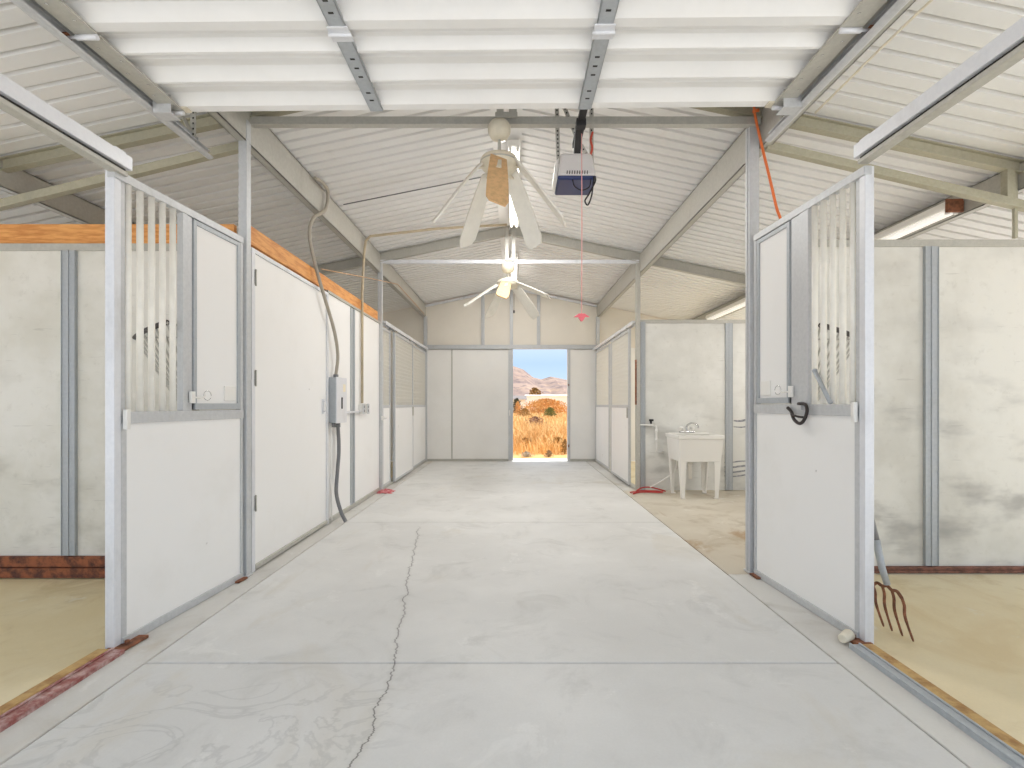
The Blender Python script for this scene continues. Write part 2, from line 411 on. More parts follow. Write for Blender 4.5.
# ------------------------------------------------------------------ roof steel
def cbeam(x, side, y0, y1, top, h, lab):
    w = .065; t = .006; s = -side      # flanges point away from the aisle when side=-s
    f = MB()
    f.box(min(x,x+side*t),max(x,x+side*t),y0,y1,top-h,top)
    f.box(min(x,x+side*w),max(x,x+side*w),y0,y1,top-t,top)
    f.box(min(x,x+side*w),max(x,x+side*w),y0,y1,top-h,top-h+t)
    a,b = sorted((x+side*(w-t),x+side*w)); f.box(a,b,y0,y1,top-h,top-h+.02); f.box(a,b,y0,y1,top-.02,top)
    tag(f.build('roof_beam', GALVW, None), lab, 'beam', 'long steel roof beams')
cbeam(-1.90,-1,-.4,DE,roofz(-1.96)-.01,.27,'deep grey steel roof beam above the left aisle wall')
cbeam(1.79,1,-.4,DE,roofz(1.86)-.01,.27,'deep grey steel roof beam above the right side of the aisle')
cbeam(-3.70,-1,-.4,DE,roofz(-3.76)-.01,.19,'grey steel roof beam over the middle of the left stalls')
cbeam(3.66,1,-.4,DE,roofz(3.72)-.01,.19,'grey steel roof beam over the right stalls carrying the strip lights')
def rafter(y, lab, mat, hw=.12):
    f = MB()
    for sx in (-1,1):
        xb = RX+sx*5.5
        for dz,h,w in ((-.012,.008,.06),(-.016-hw/2,hw,.008),(-.018-hw,.008,.06)):
            f.bar((RX,y,RIDGE+dz),(xb,y,roofz(xb)+dz),w,h)
    return tag(f.build('rafter', mat, None), lab, 'rafter', 'gable rafters under the roof')
rafter(3.66,'rafter under the roof sheets above the near ceiling fan', OLIVE, .075)
rafter(D3,'rafter under the roof sheets above the far ceiling fan', GALVW)
def brace(sx, lab):
    xa = XL if sx < 0 else XR
    f = MB(); f.bar((xa+sx*.05,3.66,3.10),(sx*5.5,3.66,2.24),.055,.058); return tag(f.build('slanted_brace', OLIVE, None, .004), lab, 'brace', 'slanted tubes over the front stalls')
brace(-1,'olive square tube slanting over the left stall above the partition'); brace(1,'olive square tube slanting over the right stall above the partition')
f = MB(); f.box(3.55,3.61,3.632,3.688,2.69,2.93); f.box(3.63,3.655,3.66,3.685,2.435,2.93); tag(f.build('hanger_post', OLIVE, None, .004), 'short upright tube between rafter and slanted brace at right', 'post')
def tie(y, z, h, mat, lab):
    f = MB(); f.box(XL,XR,y-h/2,y+h/2,z-h/2,z+h/2); f.box(XL,XR,y-h/2-.004,y-h/2,z-h/2-.003,z-h/2+.012)
    tag(f.build('tie_beam', mat, None, .004), lab, 'beam', 'tie beams across the aisle')
tie(3.66,3.272,.055,GALVW,'dull grey tie tube across the aisle above the near ceiling fan')
tie(D3,3.255,.05,WHITE_STEEL,'thin pale tie tube across the aisle above the far ceiling fan')
def king(y, z0, lab):
    f = MB(); f.box(RX-.06,RX-.01,y-.03,y+.03,z0,RIDGE-.04); f.box(RX+.03,RX+.085,y-.03,y+.03,z0,RIDGE-.05); f.box(RX-.07,RX+.09,y-.05,y-.035,z0-.02,z0+.02)
    tag(f.build('king_post', GALVW, None, .003), lab, 'post', 'king posts at the ridge')
king(3.66,3.30,'paired short uprights between tie tube and ridge above the near fan'); king(D3,3.28,'paired short uprights between tie tube and ridge above the far fan')
def post(x, y, ztop, w, mat, lab, z0=0):
    f = MB(); f.box(x-w/2,x+w/2,y-w/2,y+w/2,z0,ztop); f.box(x-w/2-.01,x+w/2+.01,y-w/2-.01,y+w/2+.01,z0,z0+.012)
    f.box(x-w/2-.006,x-w/2,y-w*.1,y+w*.1,z0+.012,ztop)
    return tag(f.build('steel_post', mat, None, .004), lab, 'post', 'upright steel posts')
post(-1.925,3.61,3.25,.06,GALV,'tall square steel post between the left barred stall front and the tack-room door')
post(1.745,3.70,3.25,.07,GALV,'tall square steel post at the far end of the right barred stall front')
post(-1.905,D3,3.24,.06,GALV,'slim steel post where the orange timber ends on the left')
post(1.765,D3,3.24,.06,GALVW,'slim steel post at the corner of the wash bay')
post(-1.90,DE-.06,roofz(-1.9)-.28,.07,GALV,'steel corner post at the left end of the back wall')
post(1.80,DE-.06,roofz(1.8)-.28,.07,GALV,'steel corner post at the right end of the back wall')

# ------------------------------------------------------------------ barred stall fronts at both sides of the camera
def stall_front(side):
    left = side < 0
    if left: A = V((-2.0,2.56,0)); B = V((-1.925,3.56,0)); top = 2.405; r0,r1 = 1.13,1.19; bars = [2.61+.0775*k for k in range(5)]; st = (2.976,3.06); dr = (3.07,3.53)
    else:    A = V((1.80,2.62,0)); B = V((1.745,3.64,0)); top = 2.445; r0,r1 = 1.165,1.228; bars = [2.675+.0785*k for k in range(5)]; st = (3.024,3.20); dr = (3.216,3.605)
    lab = 'barred stall front on the %s with five cream bars and white lower panel%s' % (('left','') if left else ('right',' behind the pitchfork'))
    T = thing('barred_stall_divider', 'left barred stall front with five cream bars beside the tack-room door' if left else 'right barred stall front with five cream bars beside the pitchfork', 'stall front', (A.x,A.y,0), 'barred stall fronts')
    dirv = (B-A).normalized(); inn = V((1 if left else -1, 0, 0))     # towards the aisle
    def at(y, z=0, o=0.0):
        t = (y-A.y)/(B.y-A.y); p = A+(B-A)*t; return V((p.x,p.y,z))+inn*o
    def pan(f, y0, y1, z0, z1, o0, o1):
        q = [at(y0,z0,o0),at(y0,z0,o1),at(y1,z0,o1),at(y1,z0,o0)]
        if not left: q = [q[1],q[0],q[3],q[2]]
        return f.hexa([*q]+[p+V((0,0,z1-z0)) for p in q])
    f = MB(); pan(f,A.y-.045,A.y-.004,0,top,-.035,.012); f.build('end_post', WHITE_STEEL, T, .003)
    f = MB(); pan(f,A.y-.004,A.y+.028,0.0,top,-.022,.006); pan(f,A.y-.004,A.y+.03,0,r0,.006,.012); f.build('side_channel', GALV, T, .002)
    f = MB(); pan(f,A.y-.05,B.y,top-.045,top,-.02,.02); f.build('top_rail', GALV, T, .003)
    f = MB(); pan(f,A.y+.028,B.y,r0,r1,-.02,.02); f.build('middle_rail', GALV, T, .003)
    f = MB(); pan(f,A.y+.02,B.y,.035,r0,-.012,.010); f.build('lower_panel', PANEL, T)
    f = MB(); pan(f,A.y+.0,B.y,.0,.045,-.02,.02); f.build('bottom_channel', GALV, T, .003)
    f = MB(); pan(f,B.y-.028,B.y,.0,top-.045,-.02,.016); f.build('side_channel', GALV, T, .002)
    for y in bars:
        f = MB(); f.tube([at(y,r1-.002),at(y,top-.043)],.0165,14); f.build('bar', BAR, T)
    f = MB(); m = (st[0]+st[1])/2
    pan(f,st[0],m-.002,r1,top-.045,-.018,.018); pan(f,m+.002,st[1],r1,top-.045,-.018,.012); f.build('stile', GALV, T, .003)
    a,b = dr; z0 = r1+.006; z1 = top-.05
    D = MB(); pan(D,a+.025,b-.025,z0+.035,z1-.025,-.008,.006); D = D.build('feed_door', PANEL, T)
    f = MB(); pan(f,a,a+.028,z0,z1,-.016,.016); pan(f,b-.028,b,z0,z1,-.016,.016); pan(f,a+.028,b-.028,z1-.028,z1,-.016,.016); f.build('feed_door_frame', GALVB, D, .002)
    f = MB(); pan(f,a+.0,b-.028,z0,z0+.038,-.016,.026); f.build('feed_door_sill', GALVB, D, .002)
    f = MB(); zl = z0+.075; pan(f,st[1]-.035,st[1]+.0,zl-.035,zl+.035,.018,.034); f.tube([at(st[1]-.02,zl,.03),at(a+.05,zl-.005,.034),at(a+.075,zl+.012,.034)],.006,8); f.build('latch', WHITE_PL, D, .002)
    f = MB(); c = at(a+.10,zl+.012,.03); pts = [c+dirv*(.035*math.cos(t*.524))+V((0,0,.03*math.sin(t*.524))) for t in range(12)]; f.tube(pts,.002,6); f.build('wire_loop', CHROME, D)
    f = MB(); pan(f,b-.165,b-.045,z0+.055,z0+.155,.004,.012); f.build('cover_plate', WHITE_PL, D, .003)
    f = MB(); pan(f,A.y+.0,A.y+.034,r0-.03,r1+.012,.016,.03); f.tube([at(A.y+.006,r0-.03,.03),at(A.y+.006,r1+.012,.03)],.008,8); f.build('hinge_bracket', WHITE_PL, T, .002)
    # foot plate, rusted
    f = MB(); pan(f,A.y-.06,A.y+.10 if left else A.y+.06,.0,.016,-.02,.07); f.tube([at(A.y,.012,.04),at(A.y,.035,.04)],.012,8); f.build('foot_plate', RUST, T, .004)
    f = MB(); pan(f,B.y-.10,B.y-.0,.0,.014,.0,.05); f.build('foot_plate', RUST, T, .004)
    if not left:
        f = MB(); c = at(A.y-.02,.03,.09); f.tube([c+V((-.035,-.02,0)),c+V((.035,.03,0))],[.022,.03,.03,.026],12); f.build('guide_roller', CREAM, T, .006)
    return T, at
TL, atL = stall_front(-1)
TR, atR = stall_front(1)

# loose iron on the right front
c = atR(3.09,1.215,.03)
T = thing('tool_hook', 'dark curved iron hook hanging on the middle rail of the right stall front', 'hook', tuple(c))
hk = [(3.09,1.232),(3.024,1.227),(2.987,1.189),(3.015,1.134),(3.06,1.112),(3.115,1.137),(3.16,1.18),(3.20,1.207)]
f = MB(); f.tube([atR(y,z,.035+.012*(i in (2,3,4,5))) for i,(y,z) in enumerate(hk)], .010, 10, True); f.build('hook_body', BLACKIRON, T)
f = MB(); f.tube([atR(3.14,1.165,.048),atR(3.08,1.155,.05),atR(3.02,1.15,.048)],.007,8,True); f.build('keeper', BLACKIRON, T)
f = MB(); f.box(c.x,c.x+.012,c.y-.02,c.y+.02,c.z-.02,c.z+.03); f.build('mount_plate', GALV, T, .002)
f = MB(); f.tube([atR(2.80,1.235,.035),atR(2.945,1.425,.03)],.012,10); f.tube([atR(2.94,1.418,.03),atR(2.945,1.43,.03)],.014,10)
tag(f.build('steel_lever', GALVB, None), 'short steel rod leaning diagonally against the cream bars at right', 'rod')

# sliding tracks above the open stall doorways
def track(side):
    left = side < 0
    x = -1.985 if left else 1.79; z0,z1 = (2.385,2.492) if left else (2.463,2.57); ye = 2.59 if left else 2.62
    T = thing('sliding_door_track', 'pale C-shaped track over the %s stall opening, ending at the barred front' % ('left' if left else 'right'), 'track', (x,1.3,z0), 'stall door tracks')
    s = 1 if left else -1
    f = MB(); a,b = sorted((x,x+s*.03)); f.box(a,b,-.4,ye,z0+.038,z1); a,b = sorted((x-s*.03,x+s*.0)); f.box(a,b,-.4,ye,z1-.01,z1); a,b = sorted((x-s*.036,x-s*.03)); f.box(a,b,-.4,ye,z0+.01,z1)
    f.build('track_body', WHITE_STEEL, T, .003)
    f = MB(); a,b = sorted((x-s*.03,x+s*.022)); f.box(a,b,-.4,ye-.02,z0,z0+.022); f.build('track_lip', GALVW, T, .003)
    f = MB(); a,b = sorted((x-s*.02,x+s*.008)); f.box(a,b,-.4,ye-.02,z0+.022,z0+.04); f.build('track_slot_shade', GAPSHADE, T)
    f = MB(); a,b = sorted((x-s*.034,x+s*.02)); f.box(a,b,ye-.10,ye-.03,z1,z1+.012); f.build('track_bracket', WHITE_STEEL, T, .002)
track(-1); track(1)
# sills of the open stall doorways
f = MB(); f.box(-2.0,-1.925,-.5,2.50,-.01,.018); f.box(-1.99,-1.975,-.5,2.50,.018,.026); tag(f.build('door_sill', REDSILL, None, .006), 'worn reddish sill on the floor of the left stall opening', 'sill')
f = MB(); f.box(-2.06,-2.003,-.5,2.50,-.01,.02); tag(f.build('timber_sill', WOODSILL, None, .005), 'yellowed timber strip beside the worn reddish sill at left', 'sill')
f = MB(); f.box(1.69,1.748,-.5,2.55,-.01,.018); f.box(1.69,1.70,-.5,2.55,.018,.026); f.box(1.738,1.748,-.5,2.55,.018,.026); tag(f.build('floor_channel', GALVB, None, .003), 'scratched grey metal floor channel at the right stall opening', 'channel')
f = MB(); f.box(1.750,1.815,-.5,2.55,-.01,.02); tag(f.build('timber_sill', WOODSILL, None, .005), 'yellowed timber strip beside the grey floor channel at right', 'sill')

# hay racks in the front stall corners
def hay_rack(side):
    left = side < 0
    s = -1 if left else 1; yb = D2L-.03 if left else D2R-.03; xc = -2.0 if left else 1.83
    T = thing('hay_rack', 'dark wire corner hay rack behind the bars of the %s stall front' % ('left' if left else 'right'), 'hay rack', (xc,yb,1.0), 'corner hay racks')
    top = 1.70; p0 = V((xc+s*.68,yb,top)); p1 = V((xc+s*.0,yb-.66,top)); pc = V((xc,yb,top)); bot = V((xc+s*.08,yb-.06,.98))
    mid = V((xc+s*.36,yb-.36,top))
    arc = []
    for k in range(9):
        t = k/8; arc.append(((1-t)**2)*p0+2*t*(1-t)*mid+t*t*p1)
    f = MB(); f.tube(arc,.016,10,True); f.build('rim', BLACKIRON, T)
    f = MB(); f.tube([p0,pc,p1],.006,8); f.build('back_rim', GALVW, T)
    for k in range(0,9):
        f = MB(); f.tube([arc[k], arc[k]*.45+bot*.55+V((0,0,-.06)), bot+V((s*.012*(4-abs(k-4)),-.01*k/2,0))],.006,8,True); f.build('rack_rod', GALVW, T)
    f = MB(); f.tube([bot+V((s*.1,.0,.02)),bot+V((s*.03,-.06,.0)),bot+V((0,-.1,.02))],.01,8); f.build('bottom_ring', BLACKIRON, T)
hay_rack(-1); hay_rack(1)

# ------------------------------------------------------------------ far stall fronts with mesh-topped doors
def far_front(side):
    left = side < 0; s = 1 if left else -1
    if left: xw = -1.90; spans = [(7.24,7.70,0,.0),(7.80,9.22,1,.045),(9.30,10.80,0,.0)]
    else:    xw = 1.76; spans = [(9.28,10.80,0,.0),(7.48,8.85,1,.045)]
    def bx(f, o0, o1, y0, y1, z0, z1):
        a,b = sorted((xw+s*o0, xw+s*o1)); return f.box(a,b,y0,y1,z0,z1)
    sd = 'left' if left else 'right'
    names = {0:'narrow mesh-topped stall panel beside the slim post on the left',1:'mesh-topped white sliding stall door far along the left wall',2:'mesh-topped stall panel next to the back wall on the left'} if left else {0:'mesh-topped stall panel next to the back wall on the right',1:'mesh-topped white sliding stall door beside the wash bay corner'}
    for i,(y0,y1,door,o) in enumerate(spans):
        T = thing('sliding_stall_door' if door else 'stall_screen', names[i], 'stall door' if door else 'stall panel', (xw,(y0+y1)/2,0), 'mesh-topped stall fronts')
        zt = 2.34; zm = 1.17; zb = .03
        f = MB(); bx(f,o-.01,o+.012,y0+.03,y1-.03,zb+.03,zm); f.build('lower_panel', PANEL, T)
        f = MB()
        for a,b in ((y0,y0+.04),(y1-.04,y1)): bx(f,o-.018,o+.018,a,b,zb,zt)
        for a,b in ((zb,zb+.035),(zm,zm+.045),(zt-.04,zt)): bx(f,o-.018,o+.018,y0+.04,y1-.04,a,b)
        f.build('frame', GALV, T, .003)
        f = MB(); y = y0+.05
        while y < y1-.04:
            bx(f,o-.004,o+.004,y,y+.007,zm+.045,zt-.04); y += .022
        z = zm+.1
        while z < zt-.05:
            bx(f,o-.002,o+.006,y0+.04,y1-.04,z,z+.005); z += .06
        f.build('mesh_screen', SCREEN, T)
        if door:
            for yy in (y0+.2,y1-.2):
                f = MB(); bx(f,o-.01,o+.01,yy-.03,yy+.03,zt,zt+.055); f.build('hanger', GALVW, T, .002)
            f = MB(); yy = y1-.06 if left else y0+.06; bx(f,o+.015,o+.035,yy-.015,yy+.015,1.02,1.18); f.build('door_handle', GALVW, T, .003)
    y0,y1 = 7.24,10.82
    f = MB(); bx(f,-.02,.065,y0,y1,2.40,2.425); bx(f,.058,.065,y0,y1,2.372,2.40); bx(f,-.02,-.012,y0,y1,2.372,2.40)
    tag(f.build('stall_door_rail', WHITE_STEEL, None, .003), 'pale top rail carrying the mesh-topped stall doors on the %s' % sd, 'rail', 'far stall door rails')
    for y in ([7.75,9.26] if left else [8.90]):
        f = MB(); bx(f,-.04,.0,y-.03,y+.03,0,2.4); tag(f.build('jamb_post', GALVB, None, .002), {7.75:'grey jamb post before the left sliding stall door',9.26:'grey jamb post behind the left sliding stall door',8.90:'grey jamb post behind the right sliding stall door'}[y], 'post')
    f = MB(); bx(f,-.04,.03,y0,y1,0,.03); struct(f.build('baseboard_left_far' if left else 'baseboard_right_far', GALVW, None, .003))
far_front(-1); far_front(1)
f = MB(); f.box(1.728,1.742,D3-.035,D3+.02,1.22,1.86); tag(f.build('timber_batten', RUST, None, .003), 'rusty brown batten on the slim post at the wash bay corner', 'batten')

# ------------------------------------------------------------------ overhead door
DZ = 3.04; DX_0, DX_1 = -2.03, 1.60
DT = thing('overhead_door', 'raised white ribbed overhead door hanging flat under the roof', 'overhead door', (-.2,1.5,DZ))
SEC = .655
def section(y1, n):
    low = [(-SEC+.004,-.002),(-SEC+.02,-.002),(-SEC+.022,.012),(-.60,.012),(-.592,.004),(-.578,.012),
           (-.555,.012),(-.515,-.032),(-.497,-.032),(-.494,.016),(-.44,.016),(-.425,-.002),(-.410,-.002),(-.407,.016),(-.345,.016),(-.285,-.032),(-.268,-.032),(-.265,.016),
           (-.212,.016),(-.197,-.002),(-.182,-.002),(-.179,.016),(-.12,.016),(-.06,-.032),(-.004,-.032)]
    prof = low+[(-.004,.055),(-SEC+.004,.055)]
    f = MB(); f.prism_x([(y1+y,DZ+z) for y,z in prof], DX_0, DX_1); f.build('door_section', DOORW, DT)
for k in range(5): section(3.05-SEC*k, k)
for x in (-.825,.425):
    for k in range(5):
        y1 = 3.05-SEC*k
        f = MB(); f.box(x-.038,x+.038,y1-SEC+.02,y1-.012,DZ-.044,DZ-.036); f.box(x-.038,x-.034,y1-SEC+.02,y1-.012,DZ-.044,DZ-.02); f.box(x+.034,x+.038,y1-SEC+.02,y1-.012,DZ-.044,DZ-.02)
        f.mi = 1
        for q in (.12,.19,.33,.40,.47): f.box(x-.012,x+.012,y1-q-.008,y1-q+.004,DZ-.0452,DZ-.044)
        f.build('stile', [GALVB,GAPSHADE], DT)
        if k < 4:
            f = MB(); yy = y1-SEC; f.box(x-.05,x+.05,yy-.045,yy+.05,DZ-.052,DZ-.044); f.tube([(x-.055,yy,DZ-.056),(x+.055,yy,DZ-.056)],.01,10); f.build('hinge', WHITE_STEEL, DT, .002)
def end_stile(sx):
    x = DX_0 if sx < 0 else DX_1
    for k in range(5):
        y1 = 3.05-SEC*k
        f = MB(); a,b = sorted((x+sx*.05,x-sx*.055)); f.box(a,b,y1-SEC+.01,y1-.004,DZ-.044,DZ-.033); a,b = sorted((x-sx*-.004,x+sx*.0)); f.box(a,b,y1-SEC+.01,y1-.004,DZ-.03,DZ+.05)
        f.mi = 1
        for q in range(6): f.tube([(x+sx*(.015 if q%2 else -.025),y1-.09-q*.095,DZ-.0435),(x+sx*(.015 if q%2 else -.025),y1-.09-q*.095,DZ-.048)],.008,8)
        f.build('end_stile', [GALVW,CHROME], DT)
        yy = y1-SEC if k < 4 else None
        yr = y1-.03 if k == 0 else None
        for y_ in (yy,yr):
            if y_ is None: continue
            f = MB(); f.tube([(x-sx*.05,y_,DZ-.055),(x+sx*.085,y_,DZ-.055)],.0075,8); f.tube([(x-sx*.055,y_,DZ-.055),(x+sx*.045,y_,DZ-.055)],.013,8)
            f.build('roller_stem', WHITE_STEEL, DT)
            f = MB(); f.tube([(x+sx*.085,y_,DZ-.055),(x+sx*.108,y_,DZ-.055)],.022,14); f.build('roller', RUST if y_ == yy else BLACKIRON, DT)
        if k == 0:
            f = MB(); a,b = sorted((x-sx*.03,x+sx*.075)); f.box(a,b,y1-.11,y1-.105,DZ-.095,DZ+.02); f.box(a,b,y1-.105,y1-.02,DZ-.095,DZ-.089)
            f.build('corner_bracket', GALV, DT, .002)
            f = MB(); a,b = sorted((x-sx*.09,x-sx*.02)); f.box(a,b,y1-.06,y1-.005,DZ-.04,DZ-.03); f.build('corner_clip', CREAM, DT, .002)
end_stile(-1); end_stile(1)
DT.rotation_euler = (0,-.009,0)
def door_track(sx, yend, lab):
    x = -2.125 if sx < 0 else 1.695; z = DZ-.055+sx*.016
    T = thing('overhead_door_track', lab, 'track', (x,1.6,z), 'overhead door tracks')
    o_ = []; i_ = []
    for k in range(15):
        t = math.radians(-150+250*k/14)
        o_.append((x+sx*.031*math.cos(t), z+.031*math.sin(t))); i_.append((x+sx*.027*math.cos(t), z+.027*math.sin(t)))
    vs = [(p[0],y,p[1]) for y in (-.3,yend) for p in o_+i_[::-1]]; n = 30
    f = MB(); f.poly(vs, [(i,(i+1)%n,n+(i+1)%n,n+i) for i in range(n)]+[(b0+i,b0+i+1,b0+n-2-i,b0+n-1-i) for b0 in (0,n) for i in range(14)]); f.build('track_channel', GALV, T)
    f = MB(); xa = x+sx*.032; f.box(min(xa,xa+sx*.004),max(xa,xa+sx*.004),-.3,yend-.08,z-.0,z+.08); f.build('track_angle', GALVB, T)
    xs_ = xa+sx*.012
    f = MB(); f.box(min(xs_,xs_+sx*.004)-.0,max(xs_,xs_+sx*.004),yend-.14,yend-.10,z,roofz(x)-.03); a,b = sorted((xs_,xs_-sx*.035)); f.box(a,b,yend-.142,yend-.138,z+.0,roofz(x)-.03)
    f.mi = 1
    for k in range(10): zz = z+.03+k*.036; a,b = sorted((xs_-sx*.012,xs_-sx*.022)); f.box(a,b,yend-.1435,yend-.142,zz,zz+.012)
    f.build('hanger_strap', [GALVW,GAPSHADE], T)
    f = MB(); f.bar((xs_,yend-.5,roofz(x)-.05),(xs_,yend-.14,z+.09),.004,.035); f.build('diagonal_strap', GALVW, T)
door_track(-1,3.53,'galvanised overhead door track on the left side'); door_track(1,3.36,'galvanised overhead door track on the right side')
f = MB(); f.tube([(1.80,.2,2.985),(1.80,1.6,2.965),(1.795,2.4,2.97),(1.79,3.0,2.96)],.006,8,True)
tag(f.build('thin_cable', CREAM), 'thin pale cable beside the right overhead door track', 'cable')

# ------------------------------------------------------------------ door opener
OX, OY = .45, 3.60
OT = thing('door_opener', 'white and navy door opener motor hanging under the tie tube', 'door opener', (OX,OY,2.835))
zt, zb, zc = 3.045, 2.835, 2.860
def ring(hw, y0, y1, z): return [(OX-hw,y0,z),(OX+hw,y0,z),(OX+hw,y1,z),(OX-hw,y1,z)]
f = MB(); f.hexa(ring(.138,OY-.0,OY+.30,zc)+ring(.112,OY+.045,OY+.27,zt)); f.build('housing', OPENER, OT, .018)
f = MB(); f.hexa(ring(.132,OY+.01,OY+.29,zb)+ring(.14,OY-.004,OY+.304,zc)); f.build('lower_cover', NAVY, OT, .01)
f = MB()
for k in range(9):
    x = OX-.072+k*.018; y = OY-.003+.009; f.bar((x,y-.006,zc+.012),(x+.003,y+.004,zc+.037),.006,.006,(0,1,0))
f.build('vent_slots', BLACK, OT)
f = MB(); f.hexa([(OX-.165,OY+.03,zb+.03),(OX-.138,OY+.03,zb+.01),(OX-.138,OY+.26,zb+.01),(OX-.165,OY+.26,zb+.03),(OX-.15,OY+.05,zt-.06),(OX-.124,OY+.05,zt-.03),(OX-.124,OY+.24,zt-.03),(OX-.15,OY+.24,zt-.06)]); f.build('lamp_lens', WHITE_PL, OT, .008)
f = MB(); f.box(OX-.0225,OX+.0225,2.2,OY+.12,3.112,3.152); f.box(OX-.03,OX+.03,OY-.22,OY+.05,3.10,3.112); f.build('rail', BLACK, OT, .004)
f = MB(); f.bar((OX-.005,OY-.15,3.12),(OX+.01,OY+.10,3.05),.05,.045); f.box(OX-.035,OX+.03,OY-.25,OY-.19,3.08,3.13); f.build('chain_cover', BLACK, OT, .004)
for (a,b) in (((OX-.125,OY+.1,2.99),(OX-.142,OY+.1,3.62)),((OX+.118,OY+.1,2.99),(OX+.118,OY+.1,3.60)),((OX+.03,OY+.1,3.13),(OX-.10,OY+.1,3.45)),((OX+.11,OY+.09,3.0),(OX+.035,OY+.05,3.10))):
    f = MB(); f.bar(a,b,.030,.004,(0,1,0)); f.mi = 1; n = int((V(b)-V(a)).length/.03)
    for k in range(1,n):
        p = V(a).lerp(V(b),k/n)+V((0,-.0025,0)); f.bar(p-V((0,0,.006)),p+V((0,0,.006)),.010,.002,(0,1,0))
    f.build('hanger_strap', [GALVW,GAPSHADE], OT)
f = MB(); f.tube([(OX-.03,OY+.02,zb+.01),(OX-.02,OY+.0,zb-.05),(OX+.03,OY-.01,zb-.085),(OX+.085,OY-.005,zb-.06),(OX+.1,OY+.01,zb-.0)],.004,8,True)
f.tube([(OX+.128,OY-.005,zc-.02),(OX+.125,OY-.02,zb-.03),(OX+.085,OY-.015,zb-.11),(OX+.055,OY-.01,zb-.16),(OX+.075,OY-.01,zb-.19),(OX+.10,OY-.01,zb-.13),(OX+.112,OY-.01,zb-.05),(OX+.12,OY,zb+.02)],.0055,8,True); f.build('power_cord', BLACK, OT)
f = MB(); f.tube([(OX+.10,OY+.06,3.02),(OX+.115,OY+.05,3.08),(OX+.105,OY+.055,3.14),(OX+.12,OY+.06,3.2)],.008,8,True); f.build('red_wire', simple('red_wire',(206,84,62),.6), OT)
RT = thing('release_cord', 'pink emergency release cord with star-shaped handle hanging in front of the opener', 'pull cord', (OX+.005,3.42,1.80))
cx,cy = OX+.008,3.42
f = MB(); f.tube([(cx,cy,3.06),(cx+.002,cy,2.4),(cx,cy,1.84)],.0035,6); f.build('cord', ROPEPINK, RT)
f = MB(); f.hexa([(cx-.055,cy-.008,1.818),(cx+.055,cy-.008,1.818),(cx+.055,cy+.008,1.818),(cx-.055,cy+.008,1.818),(cx-.02,cy-.01,1.842),(cx+.02,cy-.01,1.842),(cx+.02,cy+.01,1.842),(cx-.02,cy+.01,1.842)])
f.hexa([(cx-.006,cy-.008,1.79),(cx+.006,cy-.008,1.79),(cx+.006,cy+.008,1.79),(cx-.006,cy+.008,1.79),(cx-.025,cy-.01,1.82),(cx+.025,cy-.01,1.82),(cx+.025,cy+.01,1.82),(cx-.025,cy+.01,1.82)]); f.build('handle', PINK, RT, .003)

# ------------------------------------------------------------------ ceiling fans with drooping blades
def fan(x, y, ztop, zhub, R, droop, lab, az0, scale=1.0, droops=None):
    T = thing('ceiling_fan', lab, 'ceiling fan', (x,y,zhub), 'ceiling fans')
    s = scale*1.3
    f = MB(); f.lathe([(0,0),(.05*s,-.0),(.062*s,-.02*s),(.062*s,-.055*s),(.045*s,-.085*s),(.02*s,-.095*s),(0,-.095*s)],(x,y,ztop)); f.build('canopy', CREAM, T)
    s = scale
    f = MB(); f.tube([(x,y,ztop-.09*s),(x,y,zhub+.05*s)],.012*s,10); f.build('downrod', GALVW, T)
    f = MB(); f.lathe([(0,.07*s),(.03*s,.07*s),(.07*s,.055*s),(.125*s,.03*s),(.135*s,.012*s),(.135*s,-.022*s),(.12*s,-.045*s),(.075*s,-.06*s),(.05*s,-.075*s),(0,-.075*s)],(x,y,zhub),32); h = f.build('motor_housing', CREAM, T)
    f = MB(); f.lathe([(.1365*s,-.010*s),(.138*s,-.008*s),(.138*s,-.002*s),(.1365*s,0)],(x,y,zhub),32); f.build('trim_band', GALVW, h)
    for k in range(5):
        az = az0+k*2*math.pi/5
        dr = droop if droops is None else droops[k]
        u = V((math.cos(az),math.sin(az),0)); side = V((-math.sin(az),math.cos(az),0))
        r0 = .13*s; a = []; b = []; n = 10
        for i in range(n+1):
            t = i/n; q = 1-(1-t)**1.15
            r = r0+(R-r0)*t; z = zhub-.03*s-dr*q*(.75+.25*t)
            w = (.055+.016*min(1,t*1.6))*s
            if t > .9: w *= .88 if t < .99 else .7
            p = V((x,y,0))+u*r; p.z = z; tilt = .020*s
            a.append(p-side*w+V((0,0,tilt))); b.append(p+side*w-V((0,0,tilt)))
        nrm = (u*dr+V((0,0,R-r0))).normalized()
        f = MB(); f.strip(a,b,.012*s,nrm); bl = f.build('fan_blade', BLADEWOOD if k == 0 else BLADE, T)
        if k == 0: tag(bl,'bare tan blade turned to the viewer')
        f = MB(); p0 = V((x,y,zhub-.035*s))+u*(.075*s); i1 = 3; p1 = (a[i1]+b[i1])/2+nrm*.012*s
        f.bar(p0,(a[1]+b[1])/2+nrm*.010*s,.03*s,.006*s); f.bar((a[1]+b[1])/2+nrm*.010*s,p1,.042*s,.006*s); f.build('blade_bracket', CREAM, bl)
    return T
fan(-.105,3.60,3.235,2.95,.47,.45,'near ceiling fan with drooping white blades, hung below the dull tie tube',-math.pi/2)
fan(-.085,D3-.01,3.23,2.95,.62,.40,'far ceiling fan with drooping white blades, hung below the thin pale tie tube',-math.pi/2-.12,1.15,[.30,.22,.38,.36,.32])
# small round pull switch below far fan
f = MB(); f.tube([(.0,D3+.02,2.80),(.0,D3+.02,2.56)],.003,6); f.tube([(.0,D3+.02,2.57),(.0,D3+.02,2.53)],.012,8); tag(f.build('fan_pull_chain', BLACKIRON), 'thin dark pull chain below the far ceiling fan', 'pull chain')

